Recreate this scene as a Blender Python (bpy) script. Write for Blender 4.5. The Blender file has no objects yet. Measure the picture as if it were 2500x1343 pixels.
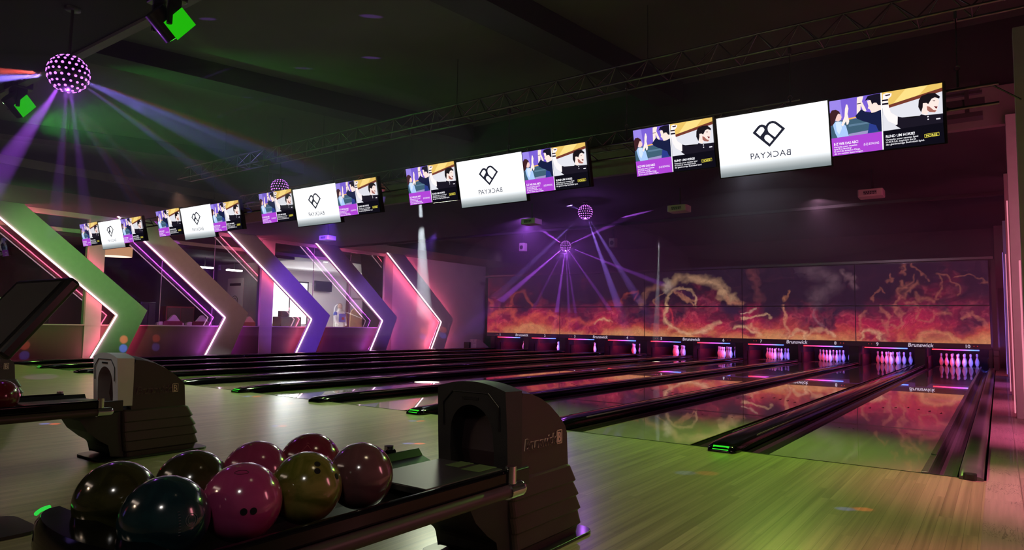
import bpy, bmesh, math, random
import numpy as np
from mathutils import Vector, Matrix
random.seed(7); rng = np.random.RandomState(5)
D = bpy.data; SC = bpy.context.scene; COL = SC.collection
PI = math.pi

# ------------------------------------------------------------------ camera
CP = Vector((0.4861, -5.7379, 1.0059)); YAW, PITCH, ROLL, FPX = .6245, .0753, .0160, 1647.7
Fv = Vector((-math.sin(YAW)*math.cos(PITCH), math.cos(YAW)*math.cos(PITCH), math.sin(PITCH)))
Rv = Vector((math.cos(YAW), math.sin(YAW), 0)); Uv = Rv.cross(Fv)
R2 = Rv*math.cos(ROLL) + Uv*math.sin(ROLL); U2 = Uv*math.cos(ROLL) - Rv*math.sin(ROLL)
cd = D.cameras.new('camera'); cd.sensor_width = 36; cd.lens = FPX/2500*36; cd.clip_start = .05; cd.clip_end = 200
cam = D.objects.new('camera', cd); COL.objects.link(cam); SC.camera = cam
cam.matrix_world = Matrix(((R2.x, U2.x, -Fv.x, CP.x), (R2.y, U2.y, -Fv.y, CP.y), (R2.z, U2.z, -Fv.z, CP.z), (0, 0, 0, 1)))
def sight(u, v):
    return (Fv + R2*((u-1250)/FPX) - U2*((v-671.5)/FPX))

# ------------------------------------------------------------------ world, exposure
w = D.worlds.new('world'); SC.world = w; w.use_nodes = True
w.node_tree.nodes['Background'].inputs[0].default_value = (.055, .05, .06, 1)
w.node_tree.nodes['Background'].inputs[1].default_value = .10
SC.view_settings.view_transform = 'Standard'; SC.view_settings.look = 'None'
SC.view_settings.gamma = 1; SC.view_settings.exposure = 0.0; SC.view_settings.use_curve_mapping = False
cy = SC.cycles
cy.use_denoising = True; cy.max_bounces = 6; cy.diffuse_bounces = 2; cy.glossy_bounces = 3; cy.transmission_bounces = 4
cy.transparent_max_bounces = 8; cy.volume_bounces = 0; cy.caustics_reflective = False; cy.caustics_refractive = False
cy.sample_clamp_indirect = 4; cy.sample_clamp_direct = 0; cy.use_light_tree = True
cy.use_adaptive_sampling = True; cy.adaptive_threshold = .03

def lin(c):
    return tuple(((x/255)/12.92 if x/255 <= .04045 else ((x/255+.055)/1.055)**2.4) for x in c)

# ------------------------------------------------------------------ lamps of the hall and added fill lights
LIGHTS = []
def lamp(kind, loc, col, power, target=None, size=.1, angle=None, blend=.3, sy=None, rad=.02):
    l = D.lights.new('lamp_light', kind); l.energy = power; l.color = col
    o = D.objects.new('lamp_light', l); COL.objects.link(o); o.location = loc
    if kind == 'AREA':
        l.shape = 'RECTANGLE'; l.size = size; l.size_y = sy or size
    if kind == 'SPOT':
        l.spot_size = math.radians(angle); l.spot_blend = blend; l.shadow_soft_size = rad
    if kind == 'POINT': l.shadow_soft_size = rad
    if target is not None:
        o.rotation_euler = (Vector(target)-Vector(loc)).to_track_quat('-Z', 'Y').to_euler()
    LIGHTS.append(o); return o
GRN = (.35, 1, .12); PUR = (.45, .12, 1); PNK = (1, .18, .42); WHT = (1, .97, .93)
# green floods added out of sight behind the overhead screens wash the foul line
for k_ in range(5):
    lamp('SPOT', (-1.28-3.47*k_, 1.32, 2.63), (.38, 1, .07) if k_ == 0 else (.34, 1, .14), (350, 250, 260, 260, 260)[k_], (-1.35-3.47*k_, -.3, 0), angle=108, blend=1, rad=.06)
lamp('SPOT', (-4.6, -3.2, 3.30), (.45, 1, .14), 90, (-4.6, .9, 0), angle=52, blend=1, rad=.06)
lamp('SPOT', (-8.8, -2.95, 3.3), (.12, 1, .12), 330, (-7.9, 2.2, 4.7), angle=62, blend=1, rad=.06)
lamp('SPOT', (-12.5, -2.5, 3.3), (.34, 1, .22), 1300, (-18.5, 1.6, 2.2), angle=36, blend=.8, rad=.06)
# blue violet wash heads on the truss hit the wall arrows and the back of the lanes
lamp('SPOT', (-12.0, 4.4, 3.5), (.20, .06, 1), 2600, (-18.5, 8.8, 1.5), angle=31, blend=.8, rad=.06)
lamp('SPOT', (-12.0, 8.0, 3.5), (.28, .11, 1), 1300, (-18.5, 12.4, 1.8), angle=26, blend=.8, rad=.06)
lamp('SPOT', (-13.5, 13.0, 3.5), (.85, .50, .80), 210, (-18.5, 16.2, 1.8), angle=60, blend=1, rad=.1)
lamp('SPOT', (-12.5, 1.0, 3.5), (1, .50, .34), 560, (-18.5, 5.2, 2.2), angle=36, blend=.9, rad=.08)
lamp('SPOT', (-9.0, 8.0, 3.6), (.50, .12, 1), 700, (-14.0, 15.5, 2.4), angle=75, blend=1, rad=.1)
lamp('SPOT', (-2.5, 9.0, 3.6), (.85, .42, .68), 150, (-2.5, 16.0, 2.6), angle=80, blend=1, rad=.1)
# soft fills added behind the screens and camera, brightening approach, balls and hoods
lamp('SPOT', (-5.8, 1.32, 2.74), (.92, 1, .72), 230, (-5.2, -2.2, 0), angle=110, blend=1, rad=.2)
lamp('SPOT', (-9.2, 1.32, 2.74), (.95, 1, .80), 330, (-10.2, -1.8, 0), angle=110, blend=1, rad=.2)
lamp('SPOT', (.6, -6.4, 2.9), (1, .93, .86), 40, (-1.3, -3.9, .4), angle=60, blend=1, rad=.16)
lamp('AREA', (-3.8, -8.2, 2.7), (1, .72, .50), 12, (-1.4, -4.6, .4), size=.5, sy=.2)
lamp('SPOT', (-.2, -4.0, 3.35), (1, .80, .50), 60, (-.2, -2.2, 0), angle=95, blend=1, rad=.2)
lamp('AREA', (-4.5, -7.6, 2.9), (1, .78, .62), 9, (-4.0, -3.2, 0), size=3.0, sy=.3)
lamp('SPOT', (-6.6, -4.9, 3.3), (.9, 1, .97), 110, (-4.86, -3.5, .66), angle=9, blend=.6, rad=.05)
# cool spot added to brighten the smoke over the lanes
lamp('SPOT', (-2.8, 5.1, 3.55), (.85, .88, 1), 170, (-3.3, 11.0, 2.9), angle=76, blend=1, rad=.15)

# ------------------------------------------------------------------ mesh kit
class MB:
    def __init__(s): s.v = []; s.f = []; s.m = []; s.sm = []
    def add(s, vs, fs, mi=0, smooth=False):
        o = len(s.v); s.v += [tuple(x) for x in vs]
        for f in fs: s.f.append(tuple(i+o for i in f)); s.m.append(mi); s.sm.append(smooth)
        return s
    def box(s, x0, x1, y0, y1, z0, z1, mi=0):
        v = [(x, y, z) for z in (z0, z1) for y in (y0, y1) for x in (x0, x1)]
        return s.add(v, [(0, 2, 3, 1), (4, 5, 7, 6), (0, 1, 5, 4), (2, 6, 7, 3), (0, 4, 6, 2), (1, 3, 7, 5)], mi)
    def rbox(s, x0, x1, y0, y1, z0, z1, r=.02, mi=0, axis='z', n=4):
        """box with rounded vertical (or chosen axis) edges"""
        if axis == 'z': a0, a1, b0, b1, c0, c1 = x0, x1, y0, y1, z0, z1; T = lambda a, b, c: (a, b, c)
        elif axis == 'y': a0, a1, b0, b1, c0, c1 = x0, x1, z0, z1, y0, y1; T = lambda a, b, c: (a, c, b)
        else: a0, a1, b0, b1, c0, c1 = y0, y1, z0, z1, x0, x1; T = lambda a, b, c: (c, a, b)
        pts = []
        for cx, cyy, a in ((a1-r, b1-r, 0), (a0+r, b1-r, PI/2), (a0+r, b0+r, PI), (a1-r, b0+r, 1.5*PI)):
            for i in range(n+1):
                t = a+PI/2*i/n; pts.append((cx+r*math.cos(t), cyy+r*math.sin(t)))
        k = len(pts)
        v = [T(p[0], p[1], c0) for p in pts]+[T(p[0], p[1], c1) for p in pts]
        f = [tuple(range(k))[::-1], tuple(range(k, 2*k))]+[(i, (i+1) % k, k+(i+1) % k, k+i) for i in range(k)]
        if axis == 'y': f = [q[::-1] for q in f]
        return s.add(v, f, mi)
    def tube(s, p0, p1, r, n=10, mi=0, r1=None, caps=True):
        p0, p1 = Vector(p0), Vector(p1); d = (p1-p0).normalized()
        a = d.orthogonal().normalized(); b = d.cross(a); r1 = r if r1 is None else r1
        v = []
        for p, q in ((p0, r), (p1, r1)):
            for i in range(n):
                t = 2*PI*i/n; v.append(p+a*(q*math.cos(t))+b*(q*math.sin(t)))
        f = [(i, (i+1) % n, n+(i+1) % n, n+i) for i in range(n)]
        s.add(v, f, mi, True)
        if caps: s.add(v, [tuple(range(n))[::-1], tuple(range(n, 2*n))], mi)
        return s
    def path(s, pts, r, n=8, mi=0):
        for a, b in zip(pts[:-1], pts[1:]): s.tube(a, b, r, n, mi)
        return s
    def lathe(s, prof, c=(0, 0, 0), n=20, mi=0, axis='z'):
        v = []
        for r, h in prof:
            for i in range(n):
                t = 2*PI*i/n; x, y = r*math.cos(t), r*math.sin(t)
                p = (x, y, h) if axis == 'z' else ((x, h, -y) if axis == 'y' else (h, x, y))
                v.append((p[0]+c[0], p[1]+c[1], p[2]+c[2]))
        f = []
        for j in range(len(prof)-1):
            for i in range(n):
                f.append((j*n+i, j*n+(i+1) % n, (j+1)*n+(i+1) % n, (j+1)*n+i))
        return s.add(v, f, mi, True)
    def sphere(s, c, r, n=24, m=14, mi=0, sc=(1, 1, 1)):
        v = [(c[0], c[1], c[2]-r*sc[2])]
        for j in range(1, m):
            p = -PI/2+PI*j/m
            for i in range(n):
                t = 2*PI*i/n
                v.append((c[0]+r*sc[0]*math.cos(p)*math.cos(t), c[1]+r*sc[1]*math.cos(p)*math.sin(t), c[2]+r*sc[2]*math.sin(p)))
        v.append((c[0], c[1], c[2]+r*sc[2])); L = len(v)-1
        f = [(0, 1+(i+1) % n, 1+i) for i in range(n)]
        for j in range(m-2):
            for i in range(n):
                a, b = 1+j*n, 1+(j+1)*n
                f.append((a+i, a+(i+1) % n, b+(i+1) % n, b+i))
        b = 1+(m-2)*n
        f += [(L, b+i, b+(i+1) % n) for i in range(n)]
        return s.add(v, f, mi, True)
    def prism(s, poly, h0, h1, T, mi=0, smooth=False):
        """poly of (a,b), extruded h0..h1, T(a,b,h)->xyz"""
        k = len(poly)
        v = [T(a, b, h0) for a, b in poly]+[T(a, b, h1) for a, b in poly]
        s.add(v, [tuple(range(k))[::-1], tuple(range(k, 2*k))], mi)
        s.add(v, [(i, (i+1) % k, k+(i+1) % k, k+i) for i in range(k)], mi, smooth)
        return s
    def loft(s, rings, mi=0, smooth=True, cap=True, closed=True):
        k = len(rings[0]); v = [p for r in rings for p in r]; f = []
        for j in range(len(rings)-1):
            for i in range(k if closed else k-1):
                f.append((j*k+i, j*k+(i+1) % k, (j+1)*k+(i+1) % k, (j+1)*k+i))
        s.add(v, f, mi, smooth)
        if cap: s.add(v, [tuple(range(k))[::-1], tuple(range((len(rings)-1)*k, len(rings)*k))], mi)
        return s
    def mesh(s, name, mats):
        me = D.meshes.new(name); me.from_pydata(s.v, [], s.f)
        for m in (mats if isinstance(mats, (list, tuple)) else [mats]): me.materials.append(m)
        me.polygons.foreach_set('material_index', s.m); me.polygons.foreach_set('use_smooth', s.sm)
        bm = bmesh.new(); bm.from_mesh(me); bmesh.ops.recalc_face_normals(bm, faces=bm.faces); bm.to_mesh(me); bm.free()
        me.update(); return me
    def obj(s, name, mats, parent=None, loc=None, bevel=0, label=None, norm=True):
        o = D.objects.new(name, s.mesh(name, mats)); COL.objects.link(o)
        if parent: o.parent = parent
        if loc is not None: o.location = loc
        if bevel:
            b = o.modifiers.new('bevel', 'BEVEL'); b.width = bevel; b.segments = 2; b.limit_method = 'ANGLE'; b.angle_limit = .6
        if label: o['label'] = label
        return o
def empty(name, label, cat, loc=(0, 0, 0), group=None):
    o = D.objects.new(name, None); COL.objects.link(o); o.location = loc; o.empty_display_size = .1
    return tag(o, label, cat, group)
def tag(o, label, cat, group=None):
    o['label'] = label; o['category'] = cat
    if group: o['group'] = group
    return o
def struct(o): o['kind'] = 'structure'; return o
def kids(o): return [c for c in D.objects if c.parent == o]
def dup(root, loc, label=None, group=None):
    r = root.copy(); COL.objects.link(r); r.location = loc
    if label: r['label'] = label
    if group: r['group'] = group
    for c in kids(root):
        d = c.copy(); COL.objects.link(d); d.parent = r
        for g in kids(c):
            e = g.copy(); COL.objects.link(e); e.parent = d
    return r
def text_geo(txt, size, bold=0.0, shear=0, align='LEFT', spacing=1.0, depth=0):
    c = D.curves.new('t', 'FONT'); c.body = txt; c.size = size; c.offset = bold*size; c.shear = shear; c.align_x = align
    c.space_character = spacing; c.extrude = depth; c.resolution_u = 3
    o = D.objects.new('t', c); COL.objects.link(o)
    dg = bpy.context.evaluated_depsgraph_get(); dg.update()
    me = D.meshes.new_from_object(o.evaluated_get(dg))
    v = [tuple(x.co) for x in me.vertices]; f = [tuple(p.vertices) for p in me.polygons]
    D.objects.remove(o); D.curves.remove(c); D.meshes.remove(me)
    return v, f

# ------------------------------------------------------------------ materials
class NT:
    def __init__(s, name):
        s.mat = D.materials.new(name); s.mat.use_nodes = True; s.t = s.mat.node_tree; s.t.nodes.clear()
        s.out = s.t.nodes.new('ShaderNodeOutputMaterial')
    def n(s, typ, **kw):
        nd = s.t.nodes.new('ShaderNode'+typ)
        for k, v in kw.items():
            if k.startswith('_'): setattr(nd, k[1:], v)
            else:
                key = int(k[1:]) if k[0] == 'i' and k[1:].isdigit() else k.replace('__', ' ')
                if hasattr(v, 'is_output') or isinstance(v, bpy.types.NodeSocket): s.t.links.new(v, nd.inputs[key])
                else: nd.inputs[key].default_value = v
        return nd
    def link(s, a, b): s.t.links.new(a, b)
    def math(s, op, a, b=0.0, c=None):
        nd = s.t.nodes.new('ShaderNodeMath'); nd.operation = op
        for i, v in enumerate((a, b) if c is None else (a, b, c)):
            if isinstance(v, bpy.types.NodeSocket): s.t.links.new(v, nd.inputs[i])
            else: nd.inputs[i].default_value = v
        return nd.outputs[0]
    def ramp(s, fac, stops, interp='LINEAR'):
        nd = s.t.nodes.new('ShaderNodeValToRGB'); s.link(fac, nd.inputs[0]); cr = nd.color_ramp; cr.interpolation = interp
        while len(cr.elements) < len(stops): cr.elements.new(.5)
        for e, (p, c) in zip(cr.elements, stops): e.position = p; e.color = (*c, 1) if len(c) == 3 else c
        return nd.outputs[0]
    def mix(s, fac, a, b, typ='MIX'):
        nd = s.t.nodes.new('ShaderNodeMix'); nd.data_type = 'RGBA'; nd.blend_type = typ
        for i, v in ((0, fac), (6, a), (7, b)):
            if isinstance(v, bpy.types.NodeSocket): s.link(v, nd.inputs[i])
            else: nd.inputs[i].default_value = v if i == 0 else ((*v, 1) if len(v) == 3 else v)
        return nd.outputs[2]
def mat(name, col, rough=.5, metal=0, spec=.5, coat=0, coat_rough=.03, noise=0, nscale=8, bump=0, bscale=60, rvar=0):
    m = NT(name); p = m.n('BsdfPrincipled'); m.link(p.outputs[0], m.out.inputs[0])
    p.inputs['Roughness'].default_value = rough; p.inputs['Metallic'].default_value = metal
    p.inputs['Specular IOR Level'].default_value = spec; p.inputs['Coat Weight'].default_value = coat; p.inputs['Coat Roughness'].default_value = coat_rough
    tc = m.n('TexCoord').outputs['Object']
    nz = m.n('TexNoise', Vector=tc, Scale=float(nscale), Detail=3.0).outputs[0]
    a = noise or .04
    c0 = tuple(x*(1-a) for x in col); c1 = tuple(min(1, x*(1+a)) for x in col)
    m.link(m.ramp(nz, [(.3, c0), (.7, c1)]), p.inputs['Base Color'])
    if rvar: m.link(m.math('MULTIPLY_ADD', nz, rvar, rough-rvar/2), p.inputs['Roughness'])
    if bump:
        b = m.n('Bump', Strength=bump, Distance=.005, Height=m.n('TexNoise', Vector=tc, Scale=float(bscale), Detail=2.0).outputs[0])
        m.link(b.outputs[0], p.inputs['Normal'])
    return m.mat
def emit(name, col, strength):
    m = NT(name); e = m.n('Emission', Color=(*col, 1), Strength=strength); m.link(e.outputs[0], m.out.inputs[0]); return m.mat
def wood(name, c0, c1, plank, rough, coat, grain=1.0, long=1.6, gdark=None, coat_rough=.02, rvar=.0, spec=.5, joint=.03, gx=55.0, gy=2.2):
    m = NT(name); p = m.n('BsdfPrincipled'); m.link(p.outputs[0], m.out.inputs[0])
    p.inputs['Roughness'].default_value = rough; p.inputs['Coat Weight'].default_value = coat; p.inputs['Coat Roughness'].default_value = coat_rough
    p.inputs['Specular IOR Level'].default_value = spec
    pos = m.n('NewGeometry').outputs['Position']; sx = m.n('SeparateXYZ', i0=pos)
    xi = m.math('FLOOR', m.math('DIVIDE', sx.outputs[0], plank))
    off = m.n('TexWhiteNoise', _noise_dimensions='1D', W=xi).outputs[0]
    yo = m.math('ADD', m.math('DIVIDE', sx.outputs[1], long), m.math('MULTIPLY', off, 7.3))
    yi = m.math('FLOOR', yo)
    cv = m.n('CombineXYZ', X=xi, Y=yi).outputs[0]
    tone = m.n('TexWhiteNoise', _noise_dimensions='2D', Vector=cv).outputs[0]
    gv = m.n('CombineXYZ', X=m.math('MULTIPLY', sx.outputs[0], gx), Y=m.math('MULTIPLY', sx.outputs[1], gy), Z=m.math('MULTIPLY', tone, 9.0)).outputs[0]
    gr = m.n('TexNoise', Vector=gv, Scale=1.0, Detail=4.0, Roughness=.6).outputs[0]
    base = m.mix(tone, c0, c1)
    g = m.ramp(gr, [(.35, tuple(1-.42*grain for _ in range(3))), (.62, (1, 1, 1))])
    col = m.mix(1.0, base, g, 'MULTIPLY')
    fx = m.math('FRACT', m.math('DIVIDE', sx.outputs[0], plank))
    ln = m.math('LESS_THAN', fx, joint)
    col = m.mix(m.math('MULTIPLY', ln, .55), col, (.03, .02, .012))
    if gdark:
        wv = m.n('CombineXYZ', X=m.math('MULTIPLY', sx.outputs[0], 9.0), Y=m.math('MULTIPLY', sx.outputs[1], 1.0)).outputs[0]
        nd = m.n('TexNoise', Vector=wv, Scale=1.3, Detail=6.0, Distortion=2.5).outputs[0]
        fr = m.math('FRACT', m.math('MULTIPLY', nd, 9.0))
        blot = m.math('GREATER_THAN', m.n('TexNoise', Vector=pos, Scale=1.8, Detail=1.0).outputs[0], .5)
        col = m.mix(m.math('MULTIPLY', m.math('LESS_THAN', fr, .16), m.math('MULTIPLY', blot, .6)), col, gdark)
    m.link(col, p.inputs['Base Color'])
    if rvar: m.link(m.math('MULTIPLY_ADD', gr, rvar, rough), p.inputs['Roughness'])
    return m.mat
M = {}
M['approach'] = wood('approach_maple', (.38, .30, .18), (.50, .40, .25), .062, .26, .35, grain=.85, rvar=.06, coat_rough=.20, gx=38.0, gy=.55)
M['lane'] = wood('lane_maple', (.54, .43, .26), (.64, .52, .32), .027, .14, 1.0, grain=.40, long=4.5, coat_rough=.012, gy=.4)
M['sidefloor'] = wood('side_oak', (.36, .26, .24), (.46, .34, .31), .19, .38, .1, grain=.4, gdark=(.05, .03, .03), long=1.3)
M['carpet'] = mat('carpet', (.02, .018, .02), .9, noise=.5, nscale=40)
M['black'] = mat('black_plastic', (.010, .010, .012), .32, coat=.3, coat_rough=.1)
M['cap'] = mat('divider_black', (.003, .0025, .004), .10, spec=.22, coat=.12, coat_rough=.03)
M['gutter'] = mat('gutter_grey', (.022, .02, .025), .26, spec=.5, noise=.1)
M['gutterR'] = mat('gutter_steel', (.14, .125, .14), .30, metal=.35, noise=.12)
M['alu'] = mat('aluminium', (.42, .40, .42), .30, metal=.9, noise=.08)
M['chrome'] = mat('chrome', (.75, .75, .78), .08, metal=1)
M['silver'] = mat('bezel_lit_tone', (.62, .63, .62), .42, metal=.3, bump=.1)  # bright bezel tone: the light on the middle hood put into the colour
M['shell'] = mat('hood_shell', (.046, .026, .030), .42, spec=.5, bump=.12, bscale=300)
M['shell2'] = mat('hood_front', (.018, .017, .019), .5, bump=.15, bscale=260)
M['void'] = mat('void_black', (.002, .002, .002), .9)
M['copper'] = mat('letter_outline', (.80, .55, .47), .35, metal=.15)
M['ceil'] = mat('ceiling_paint', (.085, .085, .075), .9, noise=.12, nscale=1.2)
M['ceil_dark'] = mat('ceiling_dark', (.030, .030, .030), .9, noise=.2, nscale=1)
M['beam'] = mat('beam_dark', (.018, .018, .018), .8)
M['fascia'] = mat('fascia_paint', (.22, .19, .19), .85, noise=.08)
M['wall'] = mat('wall_white', (.62, .58, .58), .85, noise=.05, nscale=2)
M['wallg'] = mat('wall_grey', (.34, .32, .33), .8, noise=.06, nscale=3)
M['arrow'] = mat('arrow_paint', (.50, .48, .48), .75, noise=.04)
M['lowwall'] = wood('low_wall_wood', (.095, .06, .055), (.115, .075, .065), 9.0, .5, 0, grain=.4)
M['sill'] = mat('sill_grey', (.35, .32, .33), .5)
M['trusssteel'] = mat('truss_steel', (.22, .22, .21), .25, metal=.8)
M['steel_dark'] = mat('steel_dark', (.05, .05, .05), .45, metal=.4)
M['white'] = mat('white_plastic', (.62, .58, .54), .5)
M['pin'] = mat('pin_white', (.85, .83, .82), .22, coat=.4)
M['pinred'] = mat('pin_stripe', (.55, .02, .03), .3)
M['deck'] = mat('pit_panel', (.018, .012, .022), .5)
M['bar'] = mat('name_bar', (.035, .03, .05), .5)
M['fig_suit'] = mat('suit_white', (.7, .7, .68), .35); M['fig_blue'] = mat('suit_blue', (.05, .09, .38), .35)
M['skin'] = mat('skin', (.55, .36, .28), .5); M['hair'] = mat('hair_brown', (.05, .03, .02), .6)
M['tan'] = mat('tan_wood', (.50, .33, .18), .5); M['brown'] = mat('brown_frame', (.10, .045, .03), .5)
M['sofa'] = mat('sofa_white', (.75, .70, .72), .6); M['sofared'] = mat('sofa_red', (.22, .04, .06), .7)
M['shadewall'] = mat('lounge_shade_tone', (.035, .022, .03), .85)  # shade of the dim lounge half put into the colour
M['tube'] = emit('led_tube', (1, .55, .68), 6.0); M['tube2'] = emit('led_tube_magenta', (1, .48, .92), 6.0)
M['strip_r'] = emit('strip_pink', (1, .12, .24), 34.0); M['strip_p'] = emit('strip_purple', (.70, .10, 1), 34.0)
M['fin_tube'] = emit('fin_led_pink', (1, .28, .40), .85); M['fin_tube2'] = emit('fin_led_violet', (.50, .22, 1), .7); M['fin_strip'] = emit('fin_strip', (1, .12, .30), 3.0)
M['grn_led'] = emit('green_led', (.06, 1, .04), 4.0); M['pur_led'] = emit('purple_led', (.62, .16, 1), 2.6)
M['nose_led'] = emit('nose_green_led', (.04, .8, .03), .9); M['mir_glow'] = emit('mirror_green_glow', (.02, .62, .005), .75); M['grn_hot'] = emit('green_hot', (.45, 1, .35), 9.0); M['red_led'] = emit('red_led', (1, .05, .05), .5)
M['txt'] = emit('sign_text', (.72, .60, .78), .95)
M['daywin'] = emit('day_window', (1, 1, .98), 2.6); M['ceil_lamp'] = emit('ceiling_lamp', (1, .98, .92), 9.0)
M['shade'] = emit('lamp_shade', (1, .50, .26), .62); M['shade_b'] = emit('lamp_shade_bottom', (1, .82, .65), 1.6)
g = NT('glass_pane'); tr = g.n('BsdfTransparent', Color=(.93, .93, .94, 1)); gl = g.n('BsdfGlossy', Color=(1, 1, 1, 1), Roughness=.0)
fr = g.n('Fresnel', IOR=1.5); mx = g.n('MixShader', i0=g.math('MULTIPLY', fr.outputs[0], 1.0)); g.link(tr.outputs[0], mx.inputs[1]); g.link(gl.outputs[0], mx.inputs[2]); g.link(mx.outputs[0], g.out.inputs[0])
M['glass'] = g.mat
# LED bar over each pin deck: red at the left through magenta to blue at the right
m = NT('led_bar'); gx = m.n('SeparateXYZ', i0=m.n('TexCoord').outputs['Generated']).outputs[0]
c = m.ramp(gx, [(0, (1, .03, .03)), (.35, (1, .05, .25)), (.62, (.5, .08, 1)), (.85, (.12, .25, 1)), (1, (.1, .15, .9))])
e = m.n('Emission', Color=c, Strength=3.0); m.link(e.outputs[0], m.out.inputs[0]); M['led_bar'] = m.mat
# flame screens: colour attribute computed below, emission like a projected picture
m = NT('flame_picture'); a = m.n('Attribute', _attribute_name='art').outputs['Color']
pos = m.n('NewGeometry').outputs['Position']
nz = m.n('TexNoise', Vector=pos, Scale=9.0, Detail=6.0, Roughness=.65, Distortion=1.2).outputs[0]
c = m.mix(1.0, a, m.ramp(nz, [(.3, (.72, .72, .72)), (.7, (1.25, 1.25, 1.25))]), 'MULTIPLY')
e = m.n('Emission', Color=c, Strength=.80); p = m.n('BsdfDiffuse', Color=(.06, .05, .06, 1)); s = m.n('AddShader'); m.link(e.outputs[0], s.inputs[0]); m.link(p.outputs[0], s.inputs[1]); m.link(s.outputs[0], m.out.inputs[0])
M['flame'] = m.mat

# ------------------------------------------------------------------ the setting
L = 1.06; W = .675; P = 2*L+2*W          # lane, divider, pair pitch
LX = {}                                   # lane number -> x of its left edge
for k in range(10): LX[10-k] = -L-(L+W)*k
YF, YT = 0.0, 19.2
YM = 17.05                                # plane of the masks
def XM(n): return [.309, -3.04, -6.444, -9.974, -13.577, -17.205][n]
def fl(name, x0, x1, y0, y1, z, m): return struct(MB().box(x0, x1, y0, y1, z-.12, z).obj(name, m))
fl('floor', -17.1, .385, -9, 0, 0, M['approach'])
fl('floor_side', .385, 1.9, -9, 19.4, 0, M['sidefloor'])
fl('floor_walkway', -18.9, -17.1, -9, 19.4, 0, M['carpet'])
struct(MB().box(-17.1, .385, 0, 19.4, -.30, -.14).obj('floor_under_lanes', M['void']))
struct(MB().box(-24.2, -18.9, -9, 19.4, -.12, 0).obj('floor_lounge', mat('lounge_floor', (.25, .22, .2), .4)))
o = tag(MB().box(-17.1, .385, -.012, .004, -.01, .0018).obj('foul_line', M['void']), 'thin dark foul line joint across the whole approach before the lanes', 'line')

NW = {1: 'one', 2: 'two', 3: 'three', 4: 'four', 5: 'five', 6: 'six', 7: 'seven', 8: 'eight', 9: 'nine', 10: 'ten'}
# lanes with arrows and dots
def lane(n):
    x = LX[n]; t = empty('bowling_lane', LANE_LABEL[n], 'bowling lane', (x, 0, 0), None)
    MB().box(0, L, .006, YT, -.05, 0).obj('lane_bed', M['lane'], t)
    mk = MB()
    for i in range(7):
        cx = L*(i+1)/8; y = 4.75-.145*abs(i-3)
        mk.add([(cx-.016, y, .0012), (cx+.016, y, .0012), (cx, y+.15, .0012)], [(0, 1, 2)])
    for cx in (.16, .29, .42, .64, .77, .9):
        mk.lathe([(0, .0012), (.010, .0012)], (cx, 2.1, 0), 8)
    mk.obj('lane_marking', M['brown'], t)
    return t
ends = {10: 'nearest to the right wall, ending at the pins under number ten', 1: 'farthest lane along the left wall, ending under number one'}
LANE_LABEL = {n: ends.get(n, 'ending at the pins under number %s' % NW[n]) for n in range(1, 11)}
LANE_LABEL = {n: 'glossy maple bowling lane '+v for n, v in LANE_LABEL.items()}
for n in range(1, 11): lane(n)

# gutters and the raised black divider caps between them
def gutter_mb(x0, x1, d=.085):
    k = 10; pr = []
    for i in range(k+1):
        t = PI*i/k; pr.append(((x0+x1)/2-(x1-x0)/2*math.cos(t), -.012-d*math.sin(t)))
    pts = [(x0, -.004)]+pr+[(x1, -.004), (x1, -.13), (x0, -.13)]
    return MB().prism(pts, .006, YT-.1, lambda a, b, h: (a, h, b))
GW = .198
def where(n, side): return ('left' if side < 0 else 'right')
def cap_profile(hw, h):
    pr = [(-hw, -.1), (-hw, h*.45), (-hw*.93, h*.72), (-hw*.72, h*.92), (-hw*.4, h), (hw*.4, h), (hw*.72, h*.92), (hw*.93, h*.72), (hw, h*.45), (hw, -.1)]
    return pr
def divider(cx, kind, label, hw=.131, h=.085, track=True):
    t = empty('lane_divider', label, 'divider', (cx, 0, 0), None)
    rings = []
    ys = [-.17, -.165, -.12, 0.0, .25, .55]
    sc = [(.72, .12), (.80, .42), (.93, .66), (1, .82), (1, .97), (1, 1)]
    for y, (a, b) in zip(ys, sc):
        rings.append([(px*a, y, (pz*b if pz > 0 else (-.0 if y < .02 else pz))) for px, pz in cap_profile(hw, h)])
    rings.append([(px, YT-1.9, pz) for px, pz in cap_profile(hw, h)])
    MB().loft(rings).obj('cap', M['cap'], t)
    if kind == 'led':
        mb = MB()
        pts = [(-.065, -.172, .022), (.065, -.172, .022), (.065, -.142, .052), (-.065, -.142, .052)]
        mb.add(pts+[(x, y+.012, z-.004) for x, y, z in pts], [(0, 1, 2, 3), (4, 7, 6, 5), (0, 4, 5, 1), (3, 2, 6, 7), (0, 3, 7, 4), (1, 5, 6, 2)])
        mb.obj('foul_light', M['nose_led'], t, label='glowing green foul light in the nose of the divider')
    if track:
        MB().box(-hw*.86, -hw*.80, .5, YT-2, h*.80, h*.93).obj('seam', M['alu'], t)
        MB().box(hw*.80, hw*.86, .5, YT-2, h*.80, h*.93).obj('seam', M['alu'], t)
    return t
for n in range(1, 10):
    c = LX[n]+L+W/2; led = n in (1, 3, 5, 7, 9)
    divider(c, 'led' if led else '', 'long black divider cap between lanes %s and %s%s' % (NW[n], NW[n+1], ', with a green lit nose' if led else ''))
divider(LX[1]-W/2, '', 'outermost long black divider cap along the far left walkway')
for n in range(1, 11):
    for s in (-1, 1):
        if n == 10 and s == 1: continue
        x0 = LX[n]-.003-GW if s < 0 else LX[n]+L+.003
        tag(gutter_mb(x0, x0+GW).obj('gutter', M['gutter']), 'dark rounded gutter along the %s side of lane %s' % (where(n, s), NW[n]), 'gutter')
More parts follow.
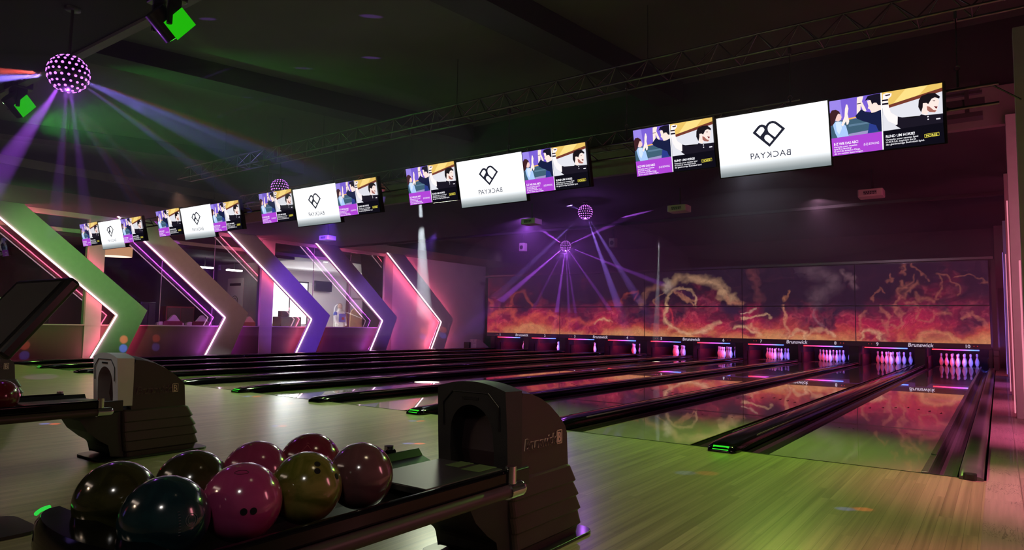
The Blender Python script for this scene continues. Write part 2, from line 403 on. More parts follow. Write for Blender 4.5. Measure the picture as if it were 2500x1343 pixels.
# right-hand gutter of lane 10 with its metal ledge, and the ball track cap on the right
t = empty('gutter', 'bright metal edged gutter at the right side of lane ten', 'gutter', (0, 0, 0))
gutter_mb(.045, .215, .09).obj('trough', M['gutterR'], t)
MB().box(.002, .046, .006, YT-.2, -.06, .012).obj('ledge', M['alu'], t, bevel=.003, label='flat aluminium edge strip')
MB().box(.004, .044, .85, 2.9, .012, .018).obj('cover_strip', M['gutterR'], t, bevel=.002)
t = empty('lane_divider', 'rounded metal ball track rail between lane ten and the pink lit floor', 'divider', (.3, 0, 0))
rr = []
for y, a in ((-.05, .35), (.0, .75), (.12, 1), (YT-1.6, 1)):
    rr.append([(px*1.0, y, (pz*a if pz > 0 else (0 if y < .02 else pz))) for px, pz in cap_profile(.07, .075)])
MB().loft(rr).obj('cap', M['gutterR'], t)
MB().rbox(-.045, .035, -.075, .02, .0, .045, .02).obj('nose', M['black'], t, bevel=.006)
for i in range(5):
    pass

# pin decks -------------------------------------------------------------
PROF = [(0, 0), (.0258, 0), (.029, .006), (.0359, .019), (.0495, .057), (.0578, .0857), (.0605, .1143), (.0579, .149), (.0495, .184), (.0373, .22), (.0265, .255), (.0237, .273), (.0251, .293), (.0297, .321), (.0323, .343), (.0305, .36), (.0232, .374), (.012, .380), (0, .381)]
def make_pin():
    t = empty('bowling_pin', '', 'bowling pin', (0, 0, 0))
    MB().lathe(PROF, n=14).obj('pin_body', M['pin'], t)
    mb = MB()
    for z0, z1 in ((.252, .262), (.277, .287)):
        mb.lathe([(.0262+.0006, z0), (.0256, z1)], n=14)
    mb.obj('neck_stripe', M['pinred'], t, label='red neck stripes')
    return t
SP = .3048; pin0 = None
NPIN = {10: 'in a triangle on the right-most pin deck below number ten'}
for n in range(10, 0, -1):
    cx = LX[n]+L/2
    lab = 'white red-striped bowling pin lit red to blue, standing under number %s' % NW[n]
    grp = 'bowling pins at the end of lane %s' % NW[n]
    for row in range(4):
        for i in range(row+1):
            loc = (cx+(i-row/2)*SP, 18.29+row*SP*.866, .001)
            if pin0 is None:
                pin0 = make_pin(); pin0.location = loc; pin0['label'] = lab; pin0['group'] = grp
            else: dup(pin0, loc, lab, grp)
for n in range(10, 0, -1):
    cx = LX[n]+L/2
    lamp('AREA', (cx-.50, 17.85, .51), (1, .03, .05), 9, (cx-.3, 18.7, .1), size=.30, sy=.05)
    lamp('AREA', (cx, 17.75, .52), (1, .25, .75), 2.6, (cx, 18.5, .15), size=.35, sy=.05)
    lamp('AREA', (cx+.50, 17.85, .51), (.12, .14, 1), 18, (cx+.32, 18.7, .1), size=.30, sy=.05)
for n in range(0, 11):                     # upright partitions between pits
    if n == 0: x0, x1 = LX[1]-.45, LX[1]-.225
    elif n == 10: x0, x1 = .235, .33
    else: x0, x1 = LX[n]+L+.20, LX[n]+L+W-.20
    lb = 'dark upright pit partition between the pins of lanes %s and %s' % (NW[n], NW[n+1]) if 0 < n < 10 else ('dark pit partition left of the pins of lane one' if n == 0 else 'dark pit partition right of the pins of lane ten')
    t = empty('pit_partition', lb, 'partition', ((x0+x1)/2, 17.2, 0))
    hw = (x1-x0)/2
    MB().box(-hw, hw, 0, 2.2, -.10, .56).obj('side_board', M['deck'], t, bevel=.01)
    MB().box(-hw-.03, -hw, .4, 2.2, -.05, .3).box(hw, hw+.03, .4, 2.2, -.05, .3).obj('bumper', mat('bumper_red', (.05, .008, .015), .5), t)
t = tag(MB().box(-17.2, .4, 19.55, 19.6, -.14, .62).obj('pit_curtain', M['void']), 'black curtain closing the pits behind all the pins', 'curtain')

# masks: flame pictures -------------------------------------------------
def vnoise(x, y, seed):
    r = np.random.RandomState(seed); T = r.rand(256, 256)
    xi = np.floor(x).astype(int); yi = np.floor(y).astype(int); fx = x-xi; fy = y-yi
    fx = fx*fx*(3-2*fx); fy = fy*fy*(3-2*fy)
    a = T[xi % 256, yi % 256]; b = T[(xi+1) % 256, yi % 256]; c = T[xi % 256, (yi+1) % 256]; d = T[(xi+1) % 256, (yi+1) % 256]
    return (a*(1-fx)+b*fx)*(1-fy)+(c*(1-fx)+d*fx)*fy
def fbm(x, y, seed, o=5):
    s = 0; a = .5; tot = 0
    for i in range(o): s = s+a*vnoise(x*2**i+17*i, y*2**i+9*i, seed+i); tot += a; a *= .55
    return s/tot
def C3(crop, sx, ox, oy):                  # photo pixels of a crop -> (s, t) over the five masks
    out = []
    for a, b in crop:
        u = a/sx+ox; v = b/sx+oy
        se = [1190, 1367, 1573, 1812, 2088, 2417]
        k = min(4, max(0, sum(u >= q for q in se)-1)); s = k+(u-se[k])/(se[k+1]-se[k])
        q = (u-1190)/1227; vt = 668-27*q; vm = 747+4*q; vb = 811+31*q
        tt = (vb-v)/(vb-vm)*.456 if v > vm else .456+(vm-v)/(vm-vt)*.544
        out.append((s, tt))
    return out
Z1, ZS, Z2 = .715, 1.78, 3.03
STR = []
def stroke(pts, wd, col, a=1.0): STR.append((pts, wd, col, a))
k5 = lambda p: C3(p, 7.07, 1560, 640)
CR = (.92, .50, .30); CR2 = (.75, .28, .18)
stroke(k5([(30, 740), (100, 600), (200, 480), (330, 420), (460, 400)]), .07, CR2, .6)
stroke(k5([(560, 400), (620, 320), (720, 250), (850, 250), (1000, 270), (1120, 320)]), .085, CR, .8)
stroke(k5([(1050, 290), (1180, 300), (1330, 340), (1430, 370), (1490, 430), (1460, 520)]), .11, CR, 1)
stroke(k5([(1430, 500), (1500, 600), (1560, 650), (1650, 620)]), .09, CR, .9)
stroke(k5([(1500, 600), (1530, 720), (1750, 700)]), .06, CR2, .8)
stroke(k5([(480, 760), (510, 640), (540, 570), (640, 460), (740, 430), (850, 450), (930, 490), (980, 560), (1000, 640), (985, 720)]), .035, CR, 1)
stroke(k5([(690, 480), (790, 590), (850, 640), (930, 750)]), .03, CR2, .9)
stroke(k5([(800, 520), (850, 630), (980, 670)]), .02, CR2, .8)
stroke(k5([(430, 500), (310, 610), (280, 690), (310, 750)]), .014, CR2, .8)
stroke(k5([(485, 770), (480, 880), (510, 990), (580, 1090), (700, 1190), (900, 1240), (1100, 1215), (1250, 1120), (1400, 1050)]), .05, CR, .9)
stroke(k5([(500, 340), (480, 400), (500, 450)]), .10, (1, .72, .62), 1)
stroke(k5([(560, 800), (640, 850), (660, 950), (620, 1100)]), .03, (.8, .05, .08), .8)
k3 = lambda p: C3(p, 3.571, 1800, 600)
stroke(k3([(465, 395), (462, 430), (455, 470)]), .045, (.9, .3, .15), .7)
stroke(k3([(440, 535), (462, 600), (450, 680), (430, 770)]), .04, CR2, .9)
stroke(k3([(130, 210), (160, 300), (180, 400), (210, 480)]), .07, (.35, .08, .10), .6)
stroke(k3([(650, 210), (760, 260), (860, 310), (800, 400), (700, 480)]), .16, (.22, .12, .17), .8)
stroke(k3([(940, 220), (1010, 300), (1020, 360)]), .05, (.3, .15, .2), .8)
stroke(k3([(700, 560), (730, 640), (770, 700)]), .03, (.4, .15, .2), .7)
for p, wd in (([(1470, 170), (1490, 215), (1475, 260)], .035), ([(1550, 170), (1600, 230), (1690, 280), (1700, 330)], .025), ([(1560, 270), (1580, 320), (1500, 345), (1450, 410), (1410, 530)], .035), ([(1640, 340), (1520, 380), (1480, 450)], .05),
              ([(1780, 260), (1800, 350), (1790, 480)], .03), ([(1800, 250), (1880, 290), (1940, 370), (1920, 460)], .03), ([(1440, 330), (1470, 370)], .04), ([(1190, 500), (1230, 400), (1270, 370), (1300, 420)], .03), ([(1350, 260), (1370, 300), (1340, 340)], .03),
              ([(1950, 280), (2050, 270), (2120, 320), (2190, 350)], .018), ([(1500, 520), (1560, 505), (1590, 560), (1600, 640)], .03), ([(1620, 660), (1700, 660), (1760, 600), (1870, 590)], .03), ([(1400, 540), (1450, 590), (1500, 620), (1420, 720), (1360, 690)], .04),
              ([(1960, 640), (2050, 590), (2150, 640), (2190, 700)], .035), ([(1050, 780), (1090, 680), (1150, 590)], .05), ([(1290, 540), (1320, 620), (1300, 700), (1300, 790)], .05), ([(1580, 430), (1600, 500), (1700, 470), (1760, 500)], .05)):
    stroke(k3(p), wd*.8, (.62, .17, .13), .7)
for p in ([(1085, 800), (1120, 760), (1180, 750), (1240, 770), (1270, 820)], [(470, 790), (520, 745), (590, 745), (625, 800)], [(640, 760), (650, 735), (740, 740), (780, 730), (840, 790)], [(0, 700), (90, 700), (160, 750), (200, 800)]):
    stroke(k3(p), .04, CR, .8)
stroke(k3([(70, 630), (150, 605), (260, 605), (300, 640)]), .022, CR, .9)
stroke(k3([(60, 590), (110, 570), (180, 550)]), .02, (1, .65, .5), .8)
stroke(k3([(1590, 830), (1640, 780), (1740, 755), (1850, 780), (1930, 840)]), .05, (.8, .30, .15), .9)
stroke(k3([(1660, 830), (1750, 800), (1840, 830)]), .07, (.5, .16, .10), .8)
k2 = lambda p: C3(p, 3.571, 1150, 600)
for p, wd in (([(345, 520), (365, 440), (400, 390), (470, 380), (520, 460), (560, 520)], .05), ([(180, 620), (240, 560), (330, 540), (400, 570), (380, 640)], .07), ([(440, 660), (500, 630), (560, 590), (600, 600)], .05), ([(640, 640), (700, 570), (760, 620), (720, 700)], .05),
              ([(170, 740), (200, 690), (250, 690), (270, 750)], .06), ([(840, 720), (860, 650), (930, 640), (1000, 680), (1090, 650), (1180, 640), (1230, 670)], .06), ([(1330, 500), (1370, 410), (1450, 380), (1440, 470)], .03), ([(150, 460), (190, 480), (180, 520)], .05)):
    stroke(k2(p), wd, (.85, .12, .08), .75)
stroke(k2([(400, 750), (460, 700), (540, 680), (620, 710), (660, 760)]), .05, (.9, .35, .15), .9)
stroke(k2([(1080, 670), (1130, 640), (1230, 660)]), .03, CR, .8)
def art(s, t):
    wx = fbm(s*3.1, t*3, 11)-.5; wy = fbm(s*3.3+7, t*3.2, 31)-.5
    S = s+wx*.35; T_ = t+wy*.30
    n1 = fbm(S*5.5, T_*4.5, 3, 6); rid = 1-np.abs(2*fbm(S*5+3, T_*4.2, 51, 5)-1)
    rid2 = 1-np.abs(2*fbm(S*9+3, T_*8, 71, 4)-1)
    top = .07+.10*fbm(s*2.3, s*0+.5, 90)+.05*np.sin(s*4.2-.9)            # height of the pale fire band
    red = .52+.30*(fbm(s*1.4+3, s*0+2, 95)-.5)+.22*np.exp(-((s-.25)/.45)**2)+.15*np.exp(-((s-4.5)/.35)**2)-.10*np.exp(-((s-3.3)/.4)**2)
    heat = 1.05-t/red*.86+(n1-.5)*1.7
    heat = np.clip(heat, 0, 1)
    dark = np.array([.028, .012, .040]); crim = np.array([.50, .018, .075]); oran = np.array([.70, .10, .055]); pale = np.array([.84, .38, .16])
    col = dark+(crim-dark)*(heat**1.4)[..., None]
    rid3 = 1-np.abs(2*fbm(S*13+3, T_*7, 151, 6)-1)
    col = col+np.array([.22, .045, .05])*(np.clip(rid-.90, 0, 1)*7*np.clip(heat+.15, 0, 1))[..., None]+np.array([.30, .07, .06])*(np.clip(rid3-.90, 0, 1)*6*np.clip(heat, 0, 1))[..., None]
    pb = np.clip((top*1.8-t+(n1-.5)*.42)/.16, 0, 1)
    col = col*(1-pb[..., None]*.75)+oran*(pb[..., None]*.75)
    pb2 = np.clip((top-t+(n1-.5)*.30)/.12, 0, 1)*(.55+.45*rid2)
    left = np.clip(1-(s-.0)/1.1, 0, 1)
    pb2 = pb2*(1-.5*left)
    col = col*(1-pb2[..., None]*.8)+pale*(pb2[..., None]*.8)
    asp = 1.5
    js = s+(fbm(s*12, t*9, 201, 4)-.5)*.13; jt = t+(fbm(s*12+5, t*9, 221, 4)-.5)*.11
    gap = .25+.9*fbm(s*16+2, t*12, 301, 4)
    for pts, wd, c, a in STR:
        d = np.full(s.shape, 9.0)
        for (a0, b0), (a1, b1) in zip(pts[:-1], pts[1:]):
            ex, ey = (a1-a0)*asp, (b1-b0); L2 = ex*ex+ey*ey+1e-9
            px, py = (js-a0)*asp, jt-b0
            q = np.clip((px*ex+py*ey)/L2, 0, 1)
            d = np.minimum(d, np.hypot(px-q*ex, py-q*ey))
        al = np.clip(1-d/(wd*.95), 0, 1)**.9
        edge = np.clip(gap*1.35, 0, 1)*(.6+.4*np.clip(rid2, 0, 1)**2)
        col = col*(1-(al*a*edge)[..., None])+np.array(c)*(al*a*edge)[..., None]
    br = 1-.32*np.clip((t-.456)/.05, 0, 1)                            # upper boards are a dimmer print
    return np.clip(col*br[..., None], 0, 1)
def art_mesh(name, s0, s1, t0, t1, x0, x1, z0, z1, nx, nz):
    s = np.linspace(s0, s1, nx)[None, :].repeat(nz, 0); t = np.linspace(t0, t1, nz)[:, None].repeat(nx, 1)
    c = art(s, t).reshape(-1, 3)
    X = np.linspace(x0, x1, nx)[None, :].repeat(nz, 0).ravel(); Z = np.linspace(z0, z1, nz)[:, None].repeat(nx, 1).ravel()
    v = np.stack([X, np.zeros_like(X), Z], 1)
    me = D.meshes.new(name)
    i = np.arange((nx-1)*(nz-1)); r = i//(nx-1); q = i % (nx-1); a = r*nx+q
    f = np.stack([a, a+1, a+nx+1, a+nx], 1)
    me.vertices.add(len(v)); me.vertices.foreach_set('co', v.ravel()); me.loops.add(f.size); me.loops.foreach_set('vertex_index', f.ravel())
    me.polygons.add(len(f)); me.polygons.foreach_set('loop_start', np.arange(len(f))*4)
    me.update(); me.validate()
    at = me.color_attributes.new('art', 'FLOAT_COLOR', 'POINT')
    at.data.foreach_set('color', np.concatenate([c, np.ones((len(c), 1))], 1).ravel())
    me.materials.append(M['flame']); return me
def panel(name, me, x0, x1, z0, z1, parent):
    o = D.objects.new(name, me); COL.objects.link(o); o.parent = parent
    return o
names = ['left-most flame mask over lanes one and two, red smoke', 'flame mask over lanes three and four, red smoke with pale fire', 'flame mask over lanes five and six, with the swirling ring of fire', 'flame mask over lanes seven and eight, with a single candle-like flame', 'right-most flame mask over lanes nine and ten, with curling smoke']
for k in range(5):
    x0, x1 = XM(5-k), XM(4-k); xc = (x0+x1)/2; hw = (x1-x0)/2
    t = empty('masking_unit', names[k], 'mask', (xc, YM, 0))
    for nm, a, b, z0, z1 in (('lower_screen', 0, .456, Z1, ZS-.018), ('upper_screen', .456, 1, ZS+.018, Z2)):
        me = art_mesh(nm, k, k+1, a, b, -hw+.012, hw-.012, z0, z1, 230, 75)
        panel(nm, me, x0, x1, z0, z1, t)
    MB().box(-hw+.006, hw-.006, .006, .05, Z1-.005, Z2+.01).obj('backing_board', M['black'], t)
    MB().box(-hw+.004, hw-.004, -.012, .05, .574, .712).obj('name_bar', M['bar'], t, bevel=.004)
    mb = MB(); v, f = text_geo('Brunswick', .150, .018, .12, 'CENTER', 1.0)
    mb.add([(a+0.0, -.0155, .592+b) for a, b, c_ in v], f); mb.obj('lettering', M['txt'], t)
    for n, dx in ((2*k+1, -1.10), (2*k+2, 1.13)):
        mb = MB(); v, f = text_geo(str(n), .135, .02, 0, 'CENTER'); mb.add([(a+dx, -.0155, .594+b) for a, b, c_ in v], f); mb.obj('lane_number', M['txt'], t)
        mb = MB(); s = -1 if n % 2 else 1
        for q in (1, 2): mb.lathe([(0, 0), (.014, 0)], (dx+s*(.07+.08*q), -.0155, .645), 8, axis='y')
        mb.obj('indicator', M['red_led'], t)
    for n in (2*k+1, 2*k+2):
        cx = LX[n]+L/2-xc
        MB().box(cx-.56, cx+.56, .10, .16, .515, .545).obj('light_bar', M['led_bar'], t, label='light bar glowing red through violet to blue over the pins')
tag(MB().box(-17.3, .42, YM-.10, YM+.02, 3.06, 3.13).obj('mask_rail', mat('rail_grey', (.16, .15, .16), .35, metal=.5)), 'long metal rail along the top edge of the flame masks', 'rail')
t = empty('mask_post', 'black upright post at the right end of the flame masks', 'post', (.40, YM, 0))
MB().box(-.05, .06, -.04, .1, 0, 3.05).obj('upright', M['black'], t)
MB().box(-.05, .08, -.14, -.03, .40, .55).obj('bracket', M['steel_dark'], t, bevel=.01)
t = empty('pinsetter_cover', 'slanted grey machine cover left of lane one pins', 'machine cover', (-17.35, 16.9, 0))
MB().prism([(0, 0), (.9, 0), (.9, .05), (.25, .42), (0, .42)], -.25, .1, lambda a, b, h: (h, a-.5, b)).obj('cover_shell', M['wallg'], t)
MB().box(-.5, -.2, -.6, -.1, .0, .3).obj('motor_box', M['black'], t, bevel=.02)

# ------------------------------------------------------------------ walls, ceilings
ZL = 3.72
XW = -18.78
struct(MB().box(-18.95, XW, 12.95, 18.9, 0, ZL+.1).obj('wall_left', M['wall']))
struct(MB().box(-18.95, XW, -9, 12.95, 0, .84).obj('wall_left_low', M['lowwall']))
struct(MB().box(-18.97, XW+.03, -9, 12.95, .84, .87).obj('trim_1', M['sill']))
struct(MB().box(-18.95, XW, -9, 12.95, 3.62, ZL+.1).obj('wall_left_head', M['wallg']))
WB = [(-9, 2.04), (2.04, 7.16), (7.6, 12.55)]
cols = [(2.04, 2.43), (7.16, 7.62), (12.55, 12.97)]
for i, (a, b) in enumerate(cols):
    struct(MB().box(-18.98, XW+.02, a, b, 0, 3.66).obj('wall_column_%d' % (i+1), M['wallg']))
prev = -8.9
for i, (a, b) in enumerate(((-4, 2.04), (2.43, 7.16), (7.62, 12.55))):
    t = empty('window_%d' % (i+1), 'glass front of the lounge', 'window', (XW, 0, 0)); struct(t)
    for kk in ('label', 'category'): del t[kk]
    o = MB().box(-.09, -.082, a, b, .87, 3.62).obj('pane', M['glass'], t)
    mb = MB()
    n = 3
    for j in range(1, n):
        y = a+(b-a)*j/n; mb.box(-.096, -.080, y-.006, y+.006, .87, 3.62)
    mb.obj('pane_joint', M['sill'], t)
struct(MB().box(-19, .45, 19.4, 19.6, .6, 5.2).obj('wall_back', mat('back_wall', (.10, .085, .095), .9, noise=.2, nscale=.8)))
struct(MB().box(.45, 1.9, 18.9, 19.1, 0, 5.2).obj('wall_back_right', M['fascia']))
struct(MB().box(.5, 1.25, 18.84, 18.9, 0, 2.35).obj('door_1', mat('dark_door', (.03, .02, .022), .6)))
struct(MB().box(1.75, 1.9, -9, 19.1, 0, 5.4).obj('wall_right', M['fascia']))
struct(MB().box(-24.2, 1.9, -9.15, -9, 0, 5.4).obj('wall_front', mat('front_wall', (.10, .09, .085), .85)))
# ceilings: low over the approach, sloped main bay, low again over the lanes
ZA = 3.55
struct(MB().box(-24.2, 1.9, -9, -3.08, ZA, ZA+.2).obj('ceiling', M['ceil_dark']))
struct(MB().box(-24.2, 1.9, -3.10, -3.02, ZA-.03, ZA+.06).obj('trim_2', mat('edge_trim', (.16, .16, .14), .7)))
SL = .098
def zc(y): return 4.36+SL*(y+2.18)
mb = MB(); y0, y1 = -3.08, 4.75
mb.add([(-24.2, y0, zc(y0)), (1.9, y0, zc(y0)), (1.9, y1, zc(y1)), (-24.2, y1, zc(y1)), (-24.2, y0, zc(y0)+.15), (1.9, y0, zc(y0)+.15), (1.9, y1, zc(y1)+.15), (-24.2, y1, zc(y1)+.15)],
       [(0, 1, 2, 3), (4, 7, 6, 5), (0, 4, 5, 1), (2, 6, 7, 3), (0, 3, 7, 4), (1, 5, 6, 2)])
struct(mb.obj('ceiling_main', M['ceil']))
struct(MB().box(-24.2, 1.9, -3.1, -3.06, ZA, 4.4).obj('ceiling_step', M['ceil_dark']))
struct(MB().box(-16, 1.9, 4.6, 4.75, 3.66, 5.2).obj('ceiling_fascia', M['fascia'])) if False else None
struct(MB().box(-24.2, 1.9, 4.72, 4.85, 4.12, 5.2).obj('ceiling_fascia_upper', M['ceil_dark']))
struct(MB().box(-24.2, 1.9, 4.60, 4.72, 3.64, 4.14).obj('ceiling_fascia', M['fascia']))
struct(MB().box(-24.2, 1.9, 4.72, 10.0, 3.72, 3.85).obj('ceiling_back', M['ceil_dark']))
struct(MB().box(-18.9, 1.9, 10.0, 10.15, 3.66, 4.3).obj('ceiling_drop', M['ceil_dark']))
struct(MB().box(-24.2, 1.9, 10.15, 19.5, 4.22, 4.35).obj('ceiling_rear', M['ceil_dark']))
struct(MB().box(-18.95, -16.6, 10.15, 19.4, 3.72, 4.22).obj('ceiling_side', M['ceil_dark']))
for i, xb in enumerate((-13.6, -8.2, -3.8)):
    mb = MB()
    for (yy0, yy1) in ((-2.95, 4.6),):
        h = .34
        vs = [(xb-.22, yy0, zc(yy0)-h+.12), (xb+.22, yy0, zc(yy0)-h+.12), (xb+.22, yy1, zc(yy1)-h), (xb-.22, yy1, zc(yy1)-h), (xb-.22, yy0, zc(yy0)), (xb+.22, yy0, zc(yy0)), (xb+.22, yy1, zc(yy1)), (xb-.22, yy1, zc(yy1))]
        mb.add(vs, [(0, 1, 2, 3), (4, 7, 6, 5), (0, 4, 5, 1), (2, 6, 7, 3), (0, 3, 7, 4), (1, 5, 6, 2)])
    struct(mb.obj('ceiling_beam_%d' % (i+1), M['beam']))
struct(MB().box(-18.9, -15.9, -3.02, 4.6, 3.74, 4.25).obj('ceiling_soffit_left', M['ceil_dark']))
struct(MB().box(-15.9, -15.86, -3.02, 4.6, 4.14, 4.32).obj('trim_3', mat('soffit_trim', (.24, .22, .18), .8)))

# ------------------------------------------------------------------ wall arrows with LED tubes
tint = ['second arrow from the camera end, washed green', 'brownish red, between the green one and the violet one', 'deep violet, in front of the bright lounge window', 'violet grey, in front of the lounge door', 'mauve grey, nearest the flame masks', 'cut off by the left edge of the picture']
tint[0] = 'washed green, above the middle ball return'
tips = [2.66, 5.74, 8.90, 12.15, 15.47, -.45]
for k, yt in enumerate(tips):
    t = empty('wall_arrow', 'chevron wall panel, '+tint[k], 'wall panel', (-18.42, yt, 0))
    ztop = 3.74
    poly = [(-.57, 0), (0, 1.12), (-3.2, ztop), (-2.25, ztop), (.79, 1.27), (.24, 0)]
    mb = MB(); mb.add([(h, a, b) for h in (0, -.11) for a, b in poly], [])
    o_ = [(0, a, b) for a, b in poly]+[(-.11, a, b) for a, b in poly]
    # concave polygon split in two convex parts
    mb = MB().add(o_, [(0, 5, 4, 1), (1, 4, 3, 2), (6, 7, 10, 11), (7, 8, 9, 10)]+[(i, (i+1) % 6, 6+(i+1) % 6, 6+i) for i in range(6)])
    mb.obj('panel', M['arrow'], t)
    mg = k in (1, 3)
    MB().path([(.016, -.57, .01), (.016, 0, 1.12), (.016, -3.2, ztop)], .019, 8).obj('led_tube', M['tube2' if mg else 'tube'], t, label='white pink glowing tube' if not mg else 'white magenta glowing tube')
    st = MB()
    for a, b in (((-.60, .02), (-.03, 1.12)), ((-.03, 1.12), (-3.2, ztop))):
        st.tube((-.16, a[0]+.10, a[1]), (-.16, b[0]+.10, b[1]), .010, 6)
    st.obj('light_strip', M['strip_p' if mg else 'strip_r'], t)
    st = MB()
    for a, b in (((.21, .02), (.75, 1.27)), ((.75, 1.27), (-2.25, ztop))):
        st.tube((-.16, a[0]-.012, a[1]), (-.16, b[0]-.012, b[1]), .017, 6)
    st.obj('light_strip', M['strip_r' if k not in (0, 1) else ('strip_r' if k == 0 else 'strip_p')], t)

# right wall: upright fins with light tubes between them
fy = [14.05, 8.2, 4.4, 1.5]
lbl = ['farthest slender fin on the right wall, violet lit', 'second farthest fin on the right wall, pink edged', 'fin on the right wall beside the middle of lane ten, pink lit', 'nearest upright fin at the right edge, green grey front']
for k, y in enumerate(fy):
    t = empty('wall_fin', lbl[k], 'wall fin', ((.63, .63, .63, .665)[k], y, 0))
    if k < 3: lamp('AREA', (1.25, y-.9, 1.5), ((.42, .16, 1), (1, .16, .22), (1, .42, .52))[k], (7, 6, 5)[k], (.95, y, 1.5), size=.3, sy=2.6)  # area lamp added out of sight between fins to colour the fin face
    MB().box(0, 1.08, 0, .16, 0, 3.7).obj('fin_board', M['arrow'], t, bevel=.004)
    zt = [2.9, 2.3, 2.6, 1.6][k]
    pts = [(-.012, .14, .05+zt*i/14) for i in range(15)]
    pts = [(x, yy+.008*math.sin(i*1.7), z) for i, (x, yy, z) in enumerate(pts)]
    MB().path(pts, .007, 6).obj('led_tube', M['fin_tube2' if k == 0 else 'fin_tube'], t)
    MB().box(.1, .9, .165, .18, .03, 3.3).obj('light_strip', M['fin_strip'], t)
for y, c_, p_ in ((6.3, PNK, 300), (2.9, (1, .2, .48), 330), (-.2, (1, .24, .42), 380), (-2.6, (1, .24, .34), 230), (11, (.8, .15, .8), 200)):
    lamp('SPOT', (1.45, y, 2.4), c_, p_, (.65, y-.1, 0.0), angle=52, blend=1, rad=.1)

lamp('AREA', (1.7, -2.0, 1.3), (1, .30, .36), 20, (-1.2, -3.0, .5), size=.4, sy=1.6)  # pink area light added to tint the near hood
